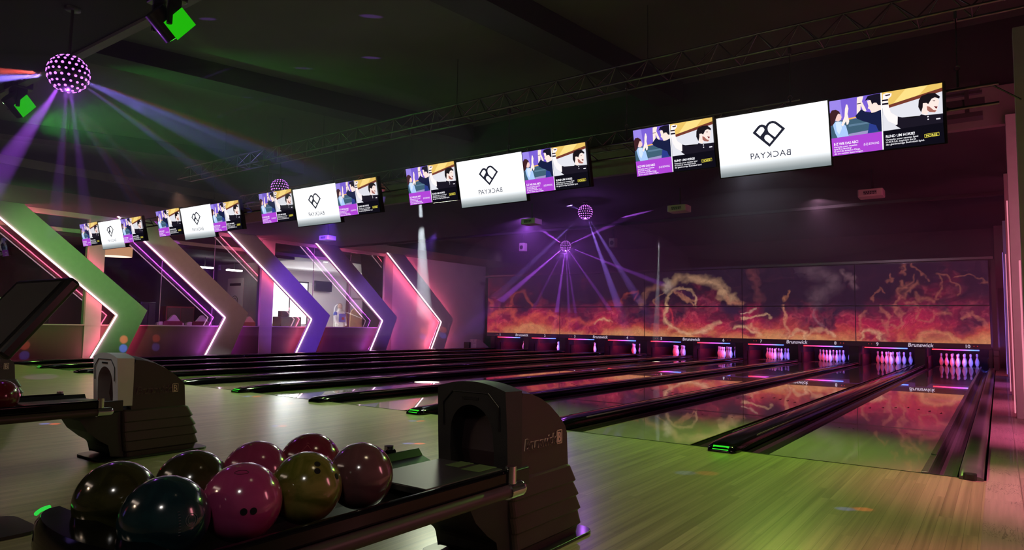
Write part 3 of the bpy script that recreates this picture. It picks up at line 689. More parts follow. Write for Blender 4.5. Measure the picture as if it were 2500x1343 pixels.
# ------------------------------------------------------------------ ball returns
def ring_hood(z, y0, y1, hw, r=.03, n=4):
    pts = []
    for cx, cyy, a in ((hw-r, y1-r, 0), (-hw+r, y1-r, PI/2), (-hw+r, y0+r, PI), (hw-r, y0+r, 1.5*PI)):
        for i in range(n+1):
            q = a+PI/2*i/n; pts.append((cx+r*math.cos(q), cyy+r*math.sin(q), z))
    return pts
def ball_return(n, label, face):
    x = -L-W/2-n*P
    t = empty('ball_return', label, 'ball return', (x, 0, 0))
    # floor plate
    MB().rbox(-.235, .235, -3.50, -2.70, 0, .014, .08).obj('floor_plate', M['black'], t, bevel=.004)
    # stepped lower body
    tiers = []
    zs = [(.014, -3.33, -2.80, .188), (.045, -3.33, -2.79, .19), (.055, -3.34, -2.775, .20), (.12, -3.35, -2.80, .197), (.128, -3.35, -2.782, .203), (.19, -3.36, -2.815, .196), (.198, -3.36, -2.80, .202), (.26, -3.365, -2.84, .194), (.268, -3.365, -2.825, .20), (.34, -3.37, -2.865, .191), (.352, -3.37, -2.89, .184)]
    MB().loft([ring_hood(z, a, b, h, .03) for z, a, b, h in zs], smooth=False).obj('lower_shell', M['shell'], t, bevel=.002)
    # underside bulge towards the rack
    prof = [(-3.36, .36), (-3.64, .36), (-3.63, .30), (-3.58, .22), (-3.50, .15), (-3.44, .11), (-3.42, .03), (-3.33, .015)]
    MB().prism(prof, -.17, .17, lambda a, b, h: (h, a, b)).obj('front_shell', M['shell2'], t, bevel=.02)
    # upper side shell: profile with the arched back
    up = [(-3.30, .345), (-3.325, .45), (-3.315, .60), (-3.285, .712), (-3.22, .705), (-3.14, .680), (-3.06, .640), (-2.985, .588), (-2.925, .535), (-2.908, .50), (-2.895, .345)]
    rings = []
    N = 9
    for i in range(N):
        u = -1+2*i/(N-1); xx = .184*u
        lift = .028*(1-u*u)
        rings.append([(xx, yy, zz+(lift if 2 < j < 9 else 0)) for j, (yy, zz) in enumerate(up)])
    MB().loft(rings, smooth=False).obj('upper_shell', M['shell'], t, bevel=.004)
    # front bezel with the arched ball opening
    K = 25; outer = []; inner = []
    hwf = .190; 
    def outl(u, zbase=.36):
        return None
    op = []
    for i in range(K):
        q = PI*i/(K-1)
        inner.append((-.118*math.cos(q), .535+.125*math.sin(q)))
    out = []
    for i in range(K):
        u = -1+2*i/(K-1)
        out.append((u*hwf, .728+.034*(1-u*u)))
    inner = [(-.118, .385)]+[(-.123, .46)]+inner+[(.123, .46)]+[(.118, .385)]
    out = [(-hwf-.004, .385)]+[(-hwf-.004, .56)]+out+[(hwf+.004, .56)]+[(hwf+.004, .385)]
    def fy_(z): return -3.40-.065*max(0, (z-.40))
    mb = MB(); kk = len(out)
    v = [(a, fy_(b), b) for a, b in out]+[(a, fy_(b)-.002, b) for a, b in inner]+[(a, -3.30, b-.004) for a, b in out]+[(a, -3.30, b) for a, b in inner]
    f = []
    for i in range(kk-1):
        f.append((i, i+1, kk+i+1, kk+i)); f.append((i, 2*kk+i, 2*kk+i+1, i+1)); f.append((kk+i, kk+i+1, 3*kk+i+1, 3*kk+i))
    mb.add(v, f); bz = mb.obj('front_bezel', M['silver'] if face else M['shell2'], t, label='brushed arched front painted bright as lit' if face else 'textured arched front painted dark as unlit')  # same front on every hood
    # raised inset trim on bezel
    mb = MB(); pp = [(-.155, fy_(.60)-.004, .56), (-.157, fy_(.68)-.004, .66), (-.10, fy_(.7)-.004, .715), (.10, fy_(.7)-.004, .715), (.157, fy_(.68)-.004, .66), (.155, fy_(.60)-.004, .56)]
    mb.path(pp, .003, 6); mb.obj('inset_line', M['shell2'] if face else M['black'], bz)
    MB().box(-.045, .045, fy_(.69)-.004, fy_(.69)+.004, .682, .694).obj('badge', M['black'], bz)
    MB().box(-.15, .15, -3.31, -3.29, .36, .70).obj('opening', M['void'], t)
    # raised name on the right side and on the left side
    for s in (1, -1):
        v, f = text_geo('Brunswick', .072, .012, .15, 'LEFT', .86, .004)
        v2, f2 = text_geo('Brunswick', .072, .002, .15, 'LEFT', .86, .007)
        mb = MB(); mb.add([(.186*s+c_*s, s*(a)+(-3.275 if s > 0 else -2.95), .462+b) for a, b, c_ in v], f)
        lt = mb.obj('lettering', M['copper'], t, label='raised copper outlined lettering')
        mb = MB(); mb.add([(.186*s+c_*s, s*(a)+(-3.275 if s > 0 else -2.95), .462+b) for a, b, c_ in v2], f2)
        mb.obj('letter_face', M['shell'], lt)
        y0 = -3.275+.262
        if s > 0:
            mb = MB()
            for bx in ((0, .046, 0, .004), (0, .046, .060, .064), (0, .004, 0, .064), (.042, .046, 0, .064)):
                mb.box(.186, .191, y0+bx[0]+.005, y0+bx[1]+.005, .458+bx[2], .458+bx[3])
            vv, ff = text_geo('B', .068, .01, 0, 'LEFT', 1, .003)
            mb.add([(.188+c_, y0+.012+a*.8, .466+b) for a, b, c_ in vv], ff)
            mb.obj('emblem', M['copper'], t)
    # rack
    y0, y1 = -4.90, -3.42
    prof = [(-.315, .435), (-.30, .44), (-.275, .41), (-.20, .385), (-.14, .375), (-.07, .39), (0, .415), (.07, .39), (.14, .375), (.20, .385), (.275, .41), (.30, .44), (.315, .435), (.315, .365), (.2, .34), (-.2, .34), (-.315, .365)]
    mb = MB().prism(prof, y0, y1, lambda a, b, h: (a, h, b)); mb.obj('rack_tray', M['black'], t, bevel=.003)
    MB().box(-.10, .24, -3.95, -3.5, .405, .43).obj('tray_plate', M['steel_dark'], t, bevel=.004)
    MB().box(.12, .21, -3.62, -3.50, .431, .4325).box(.02, .09, -3.60, -3.50, .431, .4325).obj('control_sticker', mat('sticker', (.10, .17, .06), .4), t)
    MB().rbox(.305, .335, y0, -3.56, .395, .452, .012, axis='y').obj('rack_rim', M['cap'], t)
    MB().rbox(-.335, -.305, y0, -3.56, .395, .452, .012, axis='y').obj('rack_rim', M['cap'], t)
    for s in (1, -1):
        MB().tube((s*.335, y0, .372), (s*.335, -3.56, .372), .025, 14).obj('bumper_rail', mat('rail_rubber', (.06, .03, .035), .45), t)
        mb = MB().tube((s*.335, -3.575, .40), (s*.335, -3.575, .465), .021, 14).tube((s*.335, -3.60, .372), (s*.335, -3.52, .372), .032, 16)
        mb.sphere((s*.335, -3.52, .372), .032, 14, 8); mb.obj('chrome_clamp', M['chrome'], t)
    # rounded far end of the rack
    rings = []
    for z, r, in ((.33, .27), (.35, .32), (.40, .338), (.452, .33), (.475, .30)):
        rings.append([(r*math.cos(PI+PI*i/16), y0+.0+r*.32*math.sin(PI+PI*i/16), z) for i in range(17)]+[(r, y0+.01, z), (-r, y0+.01, z)])
    e_ = MB().loft(rings, smooth=True).obj('end_cap', M['cap'], t)
    MB().path([(.335*math.cos(PI*1.02+.5*i/6)*.96, y0+.107*math.sin(PI*1.02+.5*i/6)+.0, .472) for i in range(7)], .006, 6).obj('accent_light', emit('green_accent', (.05, 1, .1), .6), e_)
    for yy in (-4.7,):
        MB().tube((0, yy, .014), (0, yy, .345), .035, 16).obj('support_post', mat('post_grey', (.12, .08, .08), .3, metal=.5), t)
        MB().rbox(-.13, .13, yy-.13, yy+.13, 0, .014, .05).obj('post_foot', M['black'], t)
    return t
ball_return(0, 'near ball return with a hooded front painted dark as unlit, holding eight coloured balls', False)
ball_return(1, 'middle ball return with an arched front painted bright as lit, behind the eight balls', True)
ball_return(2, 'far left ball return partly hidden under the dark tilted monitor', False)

def ball_mat(name, c0, c1, sc, mixp=.5, rough=.16):
    m = NT(name); p = m.n('BsdfPrincipled'); m.link(p.outputs[0], m.out.inputs[0]); p.inputs['Roughness'].default_value = rough
    p.inputs['Coat Weight'].default_value = .8; p.inputs['Coat Roughness'].default_value = .10
    tc = m.n('TexCoord').outputs['Object']
    nz = m.n('TexNoise', Vector=tc, Scale=sc, Detail=5.0, Distortion=2.2).outputs[0]
    m.link(m.ramp(nz, [(.38, c0), (.62, c1)]), p.inputs['Base Color']); return m.mat
X0 = -L-W/2
BALLS = [('teal', .14, -4.818, 'dark teal bowling ball with faint white printing, nearest in the front row', (.006, .022, .028), (.012, .045, .05), [], 'logo'),
 ('pink', .14, -4.60, 'glossy hot pink bowling ball with two finger holes, front row', (.40, .045, .16), (.46, .06, .20), [(595, 1250), (619, 1248)], 'ring'),
 ('lime', .14, -4.383, 'yellow green marbled bowling ball with finger holes near its top', (.10, .11, .012), (.26, .22, .05), [(775, 1133), (775, 1150), (822, 1163)], None),
 ('burg', .14, -4.165, 'dull burgundy bowling ball at the hood end of the front row', (.12, .05, .055), (.17, .07, .075), [], None),
 ('olive', -.14, -4.81, 'large dark olive bowling ball at the left, behind the teal one', (.020, .022, .006), (.06, .06, .015), [], None),
 ('olive2', -.14, -4.59, 'dark olive brown bowling ball in the back row next to the pink one', (.028, .026, .008), (.055, .045, .014), [], None),
 ('pink2', -.14, -4.37, 'magenta pink bowling ball in the back row', (.26, .03, .09), (.32, .045, .12), [], None),
 ('crim', -.14, -4.152, 'dark crimson bowling ball with a chevron mark, back row by the hood', (.14, .015, .03), (.19, .025, .045), [], 'chev')]
def on_ball(u, v, c, r=.108):
    d = sight(u, v).normalized(); oc = CP-Vector(c); b = oc.dot(d); q = b*b-(oc.dot(oc)-r*r)
    if q < 0: return None
    return CP+d*(-b-math.sqrt(q))
for nm, dx, y, lab, c0, c1, holes, mark in BALLS:
    c = (X0+dx, y, .50)
    t = empty('bowling_ball', lab, 'bowling ball', c)
    MB().sphere((0, 0, 0), .108, 40, 24).obj('ball_shell', ball_mat('ball_'+nm, c0, c1, 5.0), t)
    for u, v in holes:
        p = on_ball(u, v, c)
        if p is None: continue
        q = (p-Vector(c)).normalized()
        mb = MB().tube(q*.1052, q*.1084, .0095, 14); mb.obj('finger_hole', M['void'], t)
    if mark:
        uv = {'logo': (468, 1270), 'ring': (590, 1153), 'chev': (750, 1094)}[mark]
        p = on_ball(uv[0], uv[1], c) or Vector(c)+Vector((.05, -.09, .03))
        q = (p-Vector(c)).normalized(); a = q.cross(Vector((0, 0, 1))).normalized()*-1; b = q.cross(a).normalized()*-1
        if b.z < 0: b = -b
        def S(x_, y_): return (q*math.sqrt(max(0, .1086**2-x_*x_-y_*y_))+a*x_+b*y_)
        mb = MB()
        if mark == 'logo':
            for R_ in (.016, .010):
                mb.path([S(R_*math.cos(i*PI/8), R_*math.sin(i*PI/8)) for i in range(17)], .0009, 4)
            for i in range(9): mb.path([S(-.032, -.03+i*.007), S(-.027, -.03+i*.007)], .0012, 4)
            mb.obj('printed_mark', mat('print_pale', (.10, .12, .13), .5), t)
        elif mark == 'ring':
            mb.path([S(.018*math.cos(i*PI/8), .008*math.sin(i*PI/8)) for i in range(17)], .001, 4)
            mb.obj('printed_mark', mat('print_dark', (.12, .004, .04), .5), t)
        else:
            mb.path([S(-.022, -.016), S(0, .012), S(.022, -.016)], .0011, 4); mb.path([S(-.030, -.016), S(0, .022), S(.030, -.016)], .0009, 4)
            mb.obj('printed_mark', mat('print_red', (.30, .04, .05), .5), t)
t = empty('bowling_ball', 'deep red bowling ball on the middle rack at the left edge', 'bowling ball', (X0-P+.14, -4.10, .50))
MB().sphere((0, 0, 0), .108, 32, 20).obj('ball_shell', ball_mat('ball_red', (.13, .01, .02), (.18, .015, .03), 5.0), t)
lamp('POINT', (X0-P+.10, -3.95, .50), (1, .02, .05), .25, rad=.01)

# tilted console monitor at the left
A = Vector((-2.83, -4.46, 1.195)); d1 = Vector((-.62, 0, 0)); d2 = Vector((0, -.255, -.335))
nn = d1.cross(d2).normalized()
if nn.dot(CP-A) < 0: nn = -nn
ctr = A+d1*.5+d2*.5
t = empty('console_monitor', 'dark tilted bowler console monitor on a post at the left edge', 'monitor', (ctr.x, ctr.y, 0))
def SL8(P0, a, b, n_, th):
    return [P0, P0+a, P0+a+b, P0+b, P0-n_*th, P0+a-n_*th, P0+a+b-n_*th, P0+b-n_*th]
Q = [(0, 1, 2, 3), (4, 7, 6, 5), (0, 4, 5, 1), (2, 6, 7, 3), (0, 3, 7, 4), (1, 5, 6, 2)]
def shiftv(vs): return [(p.x-ctr.x, p.y-ctr.y, p.z) for p in vs]
MB().add(shiftv(SL8(A, d1, d2, nn, .055)), Q).obj('housing', M['black'], t, bevel=.015)
i1, i2 = d1.normalized(), d2.normalized()
MB().add(shiftv(SL8(A+i1*.055+i2*.03+nn*.002, i1*(d1.length-.11), i2*(d2.length-.06), nn, .004)), Q).obj('screen', mat('screen_grey', (.085, .085, .09), .25), t, label='dull grey screen face')
MB().tube((-.26, .02, .014), (-.24, .02, .93), .035, 14).obj('post', M['black'], t)
MB().rbox(-.46, -.06, -.18, .22, 0, .016, .08).obj('post_foot', M['black'], t)
# low foot at the left edge
t = tag(MB().rbox(-.16, .16, -.12, .12, 0, .03, .06).obj('stool_foot', M['cap'], loc=(-4.95, -4.32, 0)), 'low dark rounded foot standing at the left edge of the approach', 'foot') if False else None

# ------------------------------------------------------------------ screens over the lanes
def bil(c4, u, v):
    """inverse bilinear: crop pixel -> (a,b) with corners TL,TR,BL,BR"""
    TL, TR, BL, BR = [np.array(q, float) for q in c4]; a = b = .5
    for _ in range(12):
        p = (TL*(1-a)+TR*a)*(1-b)+(BL*(1-a)+BR*a)*b; r = p-np.array([u, v])
        da = (TR-TL)*(1-b)+(BR-BL)*b; db = (BL*(1-a)+BR*a)-(TL*(1-a)+TR*a)
        J = np.stack([da, db], 1); st = np.linalg.solve(J, -r); a += st[0]; b += st[1]
    return a, b
TILT = math.atan2(.132, .56)
def scr_T(w_, h_):
    """screen plane: a 0..1 left to right, b 0..1 top to bottom, d towards the viewer"""
    ct, st = math.cos(TILT), math.sin(TILT)
    def T(a, b, d=0): return ((a-.5)*w_, st*(b*h_)-d*ct, -ct*b*h_-d*st)
    return T
EM = {}
def ecol(c, s=1.0):
    k = (c, s)
    if k not in EM: EM[k] = emit('display_colour', lin(c), s)
    return EM[k]
def flat_display(name, parent, T, c4, shapes, texts, s):
    mb = MB(); mats = []
    def mi(c):
        m = ecol(c, s)
        if m not in mats: mats.append(m)
        return mats.index(m)
    for j, (c, pts) in enumerate(shapes):
        vs = []
        for u, v in pts:
            a, b = bil(c4, u, v); a = min(1, max(0, a)); b = min(1, max(0, b)); vs.append(T(a, b, .004+.00025*j))
        bm = bmesh.new(); bv = [bm.verts.new(q) for q in vs]
        try:
            f = bm.faces.new(bv); f.normal_update(); bmesh.ops.triangulate(bm, faces=[f], ngon_method='EAR_CLIP')
        except Exception: pass
        bm.verts.index_update(); mb.add([q.co for q in bm.verts], [tuple(x.index for x in f.verts) for f in bm.faces], mi(c)); bm.free()
    d = .004+.00025*len(shapes)
    for c, txt, u, v, hpx, bold, sp, mir in texts:
        a0, b0 = bil(c4, u, v); W_, H_ = W_H
        size = hpx*mir[1]
        v_, f_ = text_geo(txt, size, bold, 0, 'LEFT', 1.0)
        sgn = sp*mir[1]/max(q[0] for q in v_)
        mb.add([T(a0+sgn*x/W_, b0-y/H_, d) for x, y, z in v_], f_, mi(c))
    me = mb.mesh(name, mats); o = D.objects.new(name, me); COL.objects.link(o); o.parent = parent; return o
# centre screen
WC, HC = 1.045, .60
CC = [(15, 330), (1800, 75), (90, 1298), (1838, 1130)]
def center_screen(n, label):
    x = -1.787-n*P+WC/2
    t = empty('overhead_screen', label, 'screen', (x, .935, 3.1445), 'white logo screens over the lanes')
    T = scr_T(WC, HC)
    mb = MB(); e = .012
    vs = [T(-e, -e*1.6, .0), T(1+e, -e*1.6, .0), T(1+e, 1+e*1.6, .0), T(-e, 1+e*1.6, .0), T(-e, -e*1.6, -.06), T(1+e, -e*1.6, -.06), T(1+e, 1+e*1.6, -.06), T(-e, 1+e*1.6, -.06)]
    mb.add(vs, Q).obj('housing', M['black'], t)
    mb = MB(); mb.add([T(0, 0, .002), T(1, 0, .002), T(1, 1, .002), T(0, 1, .002)], [(0, 1, 2, 3)])
    m = M.get('white_disp')
    if not m:
        k = NT('white_display'); gz = k.n('SeparateXYZ', i0=k.n('TexCoord').outputs['Generated']).outputs[2]
        c = k.ramp(gz, [(0, (.16, .19, .20)), (.05, (.22, .25, .26)), (.13, (.42, .45, .46)), (.22, (.80, .83, .86)), (.34, (.97, .98, 1))])
        e_ = k.n('Emission', Color=c, Strength=SW); k.link(e_.outputs[0], k.out.inputs[0]); m = M['white_disp'] = k.mat
    mb.obj('display', m, t, label='white picture fading to grey at its foot')
    for q in (-.3, .3): MB().tube((q, .04, -.10), (q, .305, -.10), .014, 8).obj('mount_arm', M['steel_dark'], t)
    # logo: outline, then three white fields
    outer = [(632, 570), (720, 465), (750, 442), (785, 433), (820, 440), (848, 458), (868, 425), (905, 392), (960, 377), (1005, 387), (1040, 410), (1157, 508), (907, 803)]
    holes = [[(690, 562), (740, 500), (765, 478), (790, 474), (815, 490), (828, 518), (818, 548), (757, 625)], [(878, 505), (885, 465), (910, 435), (945, 418), (975, 417), (1010, 437), (1102, 512), (992, 645), (900, 570), (884, 540)], [(822, 660), (830, 625), (850, 608), (875, 603), (903, 617), (967, 677), (907, 748), (838, 690)]]
    sh = [((30, 31, 44), outer)]+[((252, 252, 253), h) for h in holes]
    global W_H
    W_H = (WC, HC)
    flat_display('logo', t, T, CC, sh, [], SW)
    K = (1, 1/.066)
    tx = MB(); mats = [ecol((30, 31, 52), SW)]
    letters = 'BACKYA'
    a0, b0 = bil(CC, 1250, 938)
    vv, ff = text_geo('BACKYA', .083, .000, 0, 'LEFT', 1.12)
    xs = [q[0] for q in vv]; wd = max(xs)
    a1, _ = bil(CC, 655, 998)
    k_ = (a0-a1)*WC/wd
    tx.add([T(a0-q[0]*k_/WC, b0-q[1]/HC, .006) for q in vv], ff)
    vv, ff = text_geo('P', .083, .000, 0, 'LEFT', 1.0); a2, b2 = bil(CC, 590, 1003)
    tx.add([T(a2+q[0]/WC, b2-q[1]/HC, .006) for q in vv], ff)
    tx.obj('lettering', mats, t, label='dark mirrored lettering')
    return t
SW = 1.35
S4 = [(38, 308), (1852, 48), (78, 1222), (1880, 1068)]
SH = [((118, 92, 205), [(38, 308), (905, 183), (912, 832), (65, 925)]), ((150, 130, 225), [(38, 308), (235, 280), (262, 580), (50, 620)]),
 ((62, 92, 112), [(55, 640), (372, 612), (912, 560), (912, 832), (65, 925)]), ((235, 180, 90), [(360, 592), (495, 566), (495, 590), (362, 618)]),
 ((150, 145, 190), [(365, 855), (690, 802), (690, 855), (365, 893)]), ((90, 120, 145), [(365, 700), (700, 660), (700, 690), (365, 735)]),
 ((165, 196, 240), [(95, 700), (140, 648), (240, 640), (320, 720), (365, 890), (170, 912), (130, 830)]), ((205, 222, 248), [(140, 655), (230, 648), (250, 760), (200, 860), (160, 800)]),
 ((238, 200, 192), [(225, 515), (247, 570), (238, 612), (190, 642), (140, 632), (150, 560), (190, 510)]), ((62, 32, 36), [(45, 510), (80, 458), (150, 445), (210, 478), (226, 522), (190, 512), (160, 560), (130, 640), (95, 705), (55, 716)]),
 ((250, 228, 222), [(240, 700), (298, 560), (308, 440), (328, 362), (350, 364), (368, 430), (350, 520), (377, 640), (360, 690), (332, 702), (322, 640), (266, 728)]),
 ((248, 224, 216), [(505, 530), (510, 330), (515, 250), (560, 230), (620, 232), (596, 320), (650, 430), (668, 478), (620, 490), (575, 380), (570, 460)]), ((30, 30, 50), [(510, 352), (580, 340), (582, 352), (511, 365)]),
 ((24, 30, 64), [(480, 560), (580, 448), (650, 492), (730, 502), (912, 458), (912, 832), (850, 812), (720, 682), (620, 652), (510, 606)]), ((42, 58, 135), [(712, 690), (820, 720), (860, 826), (680, 856)]),
 ((250, 222, 212), [(680, 310), (760, 290), (850, 330), (908, 380), (908, 462), (800, 505), (750, 512), (722, 450), (690, 436), (702, 400)]),
 ((22, 18, 34), [(645, 310), (690, 232), (790, 204), (902, 192), (908, 388), (862, 388), (832, 345), (792, 345), (762, 372), (738, 300), (690, 290)]),
 ((168, 66, 204), [(65, 925), (912, 832), (925, 1142), (78, 1222)]),
 ((226, 188, 98), [(922, 180), (1852, 48), (1852, 200), (1030, 430), (930, 440)]), ((246, 214, 130), [(1300, 128), (1640, 78), (1500, 240), (1100, 370)]),
 ((218, 218, 226), [(928, 330), (1035, 420), (1852, 180), (1857, 570), (1180, 610), (1220, 795), (935, 828)]), ((112, 54, 42), [(1025, 392), (1852, 130), (1852, 192), (1035, 440)]),
 ((252, 236, 236), [(940, 262), (940, 212), (1000, 186), (1082, 198), (1072, 242), (1020, 290), (1032, 420), (1062, 520), (1172, 592), (1160, 735), (1020, 662), (962, 560), (925, 430)]), ((40, 20, 40), [(965, 222), (1058, 206), (1052, 228), (990, 242)]),
 ((16, 12, 28), [(922, 302), (1020, 290), (1022, 316), (922, 328)]), ((16, 12, 28), [(925, 362), (1026, 350), (1026, 380), (926, 390)]),
 ((26, 22, 34), [(1170, 590), (1260, 612), (1400, 618), (1500, 602), (1530, 568), (1620, 592), (1857, 566), (1860, 730), (1220, 800), (1130, 738), (1165, 722)]),
 ((250, 222, 214), [(1542, 556), (1560, 380), (1600, 368), (1642, 400), (1700, 308), (1762, 288), (1806, 350), (1792, 420), (1768, 522), (1720, 548), (1640, 524), (1622, 584)]),
 ((158, 98, 88), [(1620, 432), (1660, 444), (1716, 500), (1766, 512), (1740, 542), (1660, 534), (1625, 502)]),
 ((24, 18, 24), [(1490, 440), (1500, 330), (1540, 258), (1640, 220), (1740, 214), (1818, 280), (1806, 314), (1742, 290), (1692, 312), (1642, 400), (1612, 378), (1562, 382), (1558, 450), (1532, 534)]),
 ((90, 20, 30), [(1722, 438), (1782, 448), (1762, 486)]), ((40, 26, 30), [(1702, 342), (1752, 340), (1730, 358)]), ((240, 236, 246), [(1756, 648), (1820, 640), (1822, 660), (1760, 668)]), ((240, 236, 246), [(1626, 602), (1646, 600), (1646, 620), (1626, 622)]), ((240, 236, 246), [(1628, 648), (1648, 646), (1648, 666), (1628, 668)]),
 ((14, 12, 22), [(935, 828), (1860, 722), (1882, 1070), (938, 1140)]), ((250, 248, 255), [(902, 183), (922, 180), (939, 1138), (920, 1142)]),
 ((226, 210, 70), [(1578, 908), (1800, 880), (1802, 942), (1580, 970)]), ((14, 12, 22), [(1584, 913), (1795, 887), (1797, 938), (1585, 964)])]
WS, HS = .885, .505
def side_screen(n, side, label):
    x = -2.71-n*P+WS/2 if side < 0 else -.725-n*P+WS/2
    t = empty('overhead_screen', label, 'screen', (x, .93, 3.168 if side < 0 else 3.128), 'picture screens over the lanes')
    T = scr_T(WS, HS)
    e = .012; vs = [T(-e, -e*1.6, 0), T(1+e*2, -e*1.6, 0), T(1+e*2, 1+e*1.6, 0), T(-e, 1+e*1.6, 0), T(-e, -e*1.6, -.06), T(1+e*2, -e*1.6, -.06), T(1+e*2, 1+e*1.6, -.06), T(-e, 1+e*1.6, -.06)]
    MB().add(vs, Q).obj('housing', M['black'], t)
    for q in (-.3, .3): MB().tube((q, .04, -.10), (q, .31, -.10), .014, 8).obj('mount_arm', M['steel_dark'], t)
    global W_H
    W_H = (WS, HS); k = (0, 1700.0)
    Wt = (250, 248, 255); k = (0, WS/1830)
    tx = [(Wt, 'E-Z WIE DAS ABC!', 108, 1046, 66, .02, 422, k), (Wt, 'Versucht unser neuestes', 110, 1088, 42, .01, 400, k), (Wt, 'Spiel E-Z Bowling!', 111, 1124, 42, .01, 300, k), (Wt, 'Es sind die einfachen Dinge,', 113, 1160, 42, .01, 450, k), (Wt, 'die am meisten Spass bringen.', 115, 1198, 42, .01, 495, k),
          (Wt, '(E-Z) BOWLING', 612, 1058, 60, .0, 258, k), (Wt, 'RUND UM HORSE!', 974, 946, 66, .02, 465, k), (Wt, 'Versucht unser neustes Spiel', 975, 994, 42, .01, 515, k), (Wt, 'H-O-R-S-E. Inspiriert durch', 975, 1034, 42, .01, 480, k), (Wt, 'das gleichnamige Basketball Spiel.', 975, 1074, 42, .01, 615, k),
          ((236, 224, 90), 'HORSE', 1600, 955, 56, .02, 175, k)]
    flat_display('display', t, T, S4, SH, tx, 1.15)
    return t
pn = ['nine and ten', 'seven and eight', 'five and six', 'three and four', 'one and two']
c0 = center_screen(0, 'white screen with a dark mirrored logo, over lanes nine and ten, the biggest')
s0 = side_screen(0, -1, 'players picture screen left of the white screen over lanes nine and ten')
s1 = side_screen(0, 1, 'players picture screen right of the white screen over lanes nine and ten')
for n in range(1, 5):
    dup(c0, (c0.location.x-n*P, .935, 3.1445), 'white screen with a dark mirrored logo, over lanes %s' % pn[n])
    dup(s0, (s0.location.x-n*P, .93, 3.168), 'players picture screen left of the white screen over lanes %s' % pn[n])
    dup(s1, (s1.location.x-n*P, .93, 3.128), 'players picture screen right of the white screen over lanes %s' % pn[n])

# mounting rail, hangers, trusses
t = empty('screen_rail', 'pair of steel pipes running behind all the overhead screens', 'rail', (0, 1.24, 0))
for z in (3.14, 2.97): MB().tube((-17.2, 0, z), (.55, 0, z), .016, 8).obj('pipe', M['trusssteel'], t)
mb = MB()
for i in range(36):
    x = -17+i*.5; mb.tube((x, 0, 3.14), (x+.2, 0, 2.97), .007, 5)
mb.obj('lattice', M['trusssteel'], t)
def hanger(x, label):
    t = empty('hanger_rod', label, 'hanger', (x, 1.2, 0), 'steel hangers between truss and screens')
    MB().tube((0, 0, 3.34), (0, 0, 3.78), .006, 6).obj('rod', M['trusssteel'], t)
    mb = MB(); mb.path([(.022*math.cos(i*PI/6), 0, 3.32+.022*math.sin(i*PI/6)) for i in range(13)], .005, 5); mb.obj('ring', M['trusssteel'], t)
    MB().tube((0, 0, 3.15), (0, 0, 3.30), .010, 6).obj('hook', M['steel_dark'], t)
    MB().rbox(-.012, .012, -.03, .03, 3.76, 3.83, .005).obj('clamp', M['trusssteel'], t)
    return t
hx = [.26, -1.13, -2.92, -4.60, -6.35, -8.05, -9.8, -11.5]
hl = ['to the right of the last screen', 'above the white screen of lanes nine and ten', 'between the screens of lanes eight and nine', 'above the white screen of lanes seven and eight', 'between the screens of lanes six and seven', 'above the white screen of lanes five and six', 'between the screens of lanes four and five', 'above the white screen of lanes three and four']
for x, l in zip(hx, hl): hanger(x, 'thin steel hanger rod with a ring, '+l)
def truss(y, z, x0, x1, h, wdt, label, r=.014):
    t = empty('lighting_truss', label, 'truss', (0, y, z))
    for a, b in ((-wdt/2, 0), (wdt/2, 0), (0, h)):
        MB().tube((x0, a, b), (x1, a, b), r, 8).obj('chord', M['trusssteel'], t)
    mb = MB(); k = int((x1-x0)/.4)
    for i in range(k):
        xa = x0+(x1-x0)*i/k; xb = x0+(x1-x0)*(i+.5)/k; xc = x0+(x1-x0)*(i+1)/k
        for a in (-wdt/2, wdt/2): mb.tube((xa, a, 0), (xb, 0, h), r*.5, 5, caps=False); mb.tube((xb, 0, h), (xc, a, 0), r*.5, 5, caps=False)
        mb.tube((xa, -wdt/2, 0), (xa, wdt/2, 0), r*.5, 5, caps=False)
    mb.obj('lattice', M['trusssteel'], t)
    for i in range(5):
        xx = x0+(x1-x0)*(i+.5)/5; MB().tube((xx, 0, h), (xx, 0, zc(y)-z), .005, 5).obj('cable', M['steel_dark'], t)
    return t
truss(1.2, 3.80, -12.6, 1.6, .25, .26, 'long steel lighting truss directly above the overhead screens')
truss(3.3, 3.72, -14.0, -1.5, .25, .26, 'second lighting truss hung behind the overhead screens')
t = empty('steel_beam', 'steel girder end beside the last screen at the upper right', 'beam', (0, 3, 0))
mb = MB().box(.0, .40, -.1, .1, 3.66, 3.71).box(.0, .42, -.1, .1, 3.33, 3.38).box(.26, .30, -.06, .06, 3.38, 3.66).box(0, .44, -.03, .03, 3.46, 3.55).box(.0, .42, -.03, .03, 3.60, 3.63)
mb.obj('girder', M['steel_dark'], t)

for k_ in range(5):  # invented housings for the added green spots, hidden by the screens
    t = empty('added_flood', 'small black flood light added out of sight behind the white screen over lanes %s' % pn[k_], 'flood light', (-1.28-3.47*k_, 1.32, 2.63))
    MB().rbox(-.08, .08, -.04, .05, .02, .14, .02).obj('housing', M['black'], t, bevel=.006)
    MB().box(-.01, .01, -.09, -.07, .13, .52).box(-.01, .01, -.09, .0, .12, .15).obj('bracket', M['steel_dark'], t)
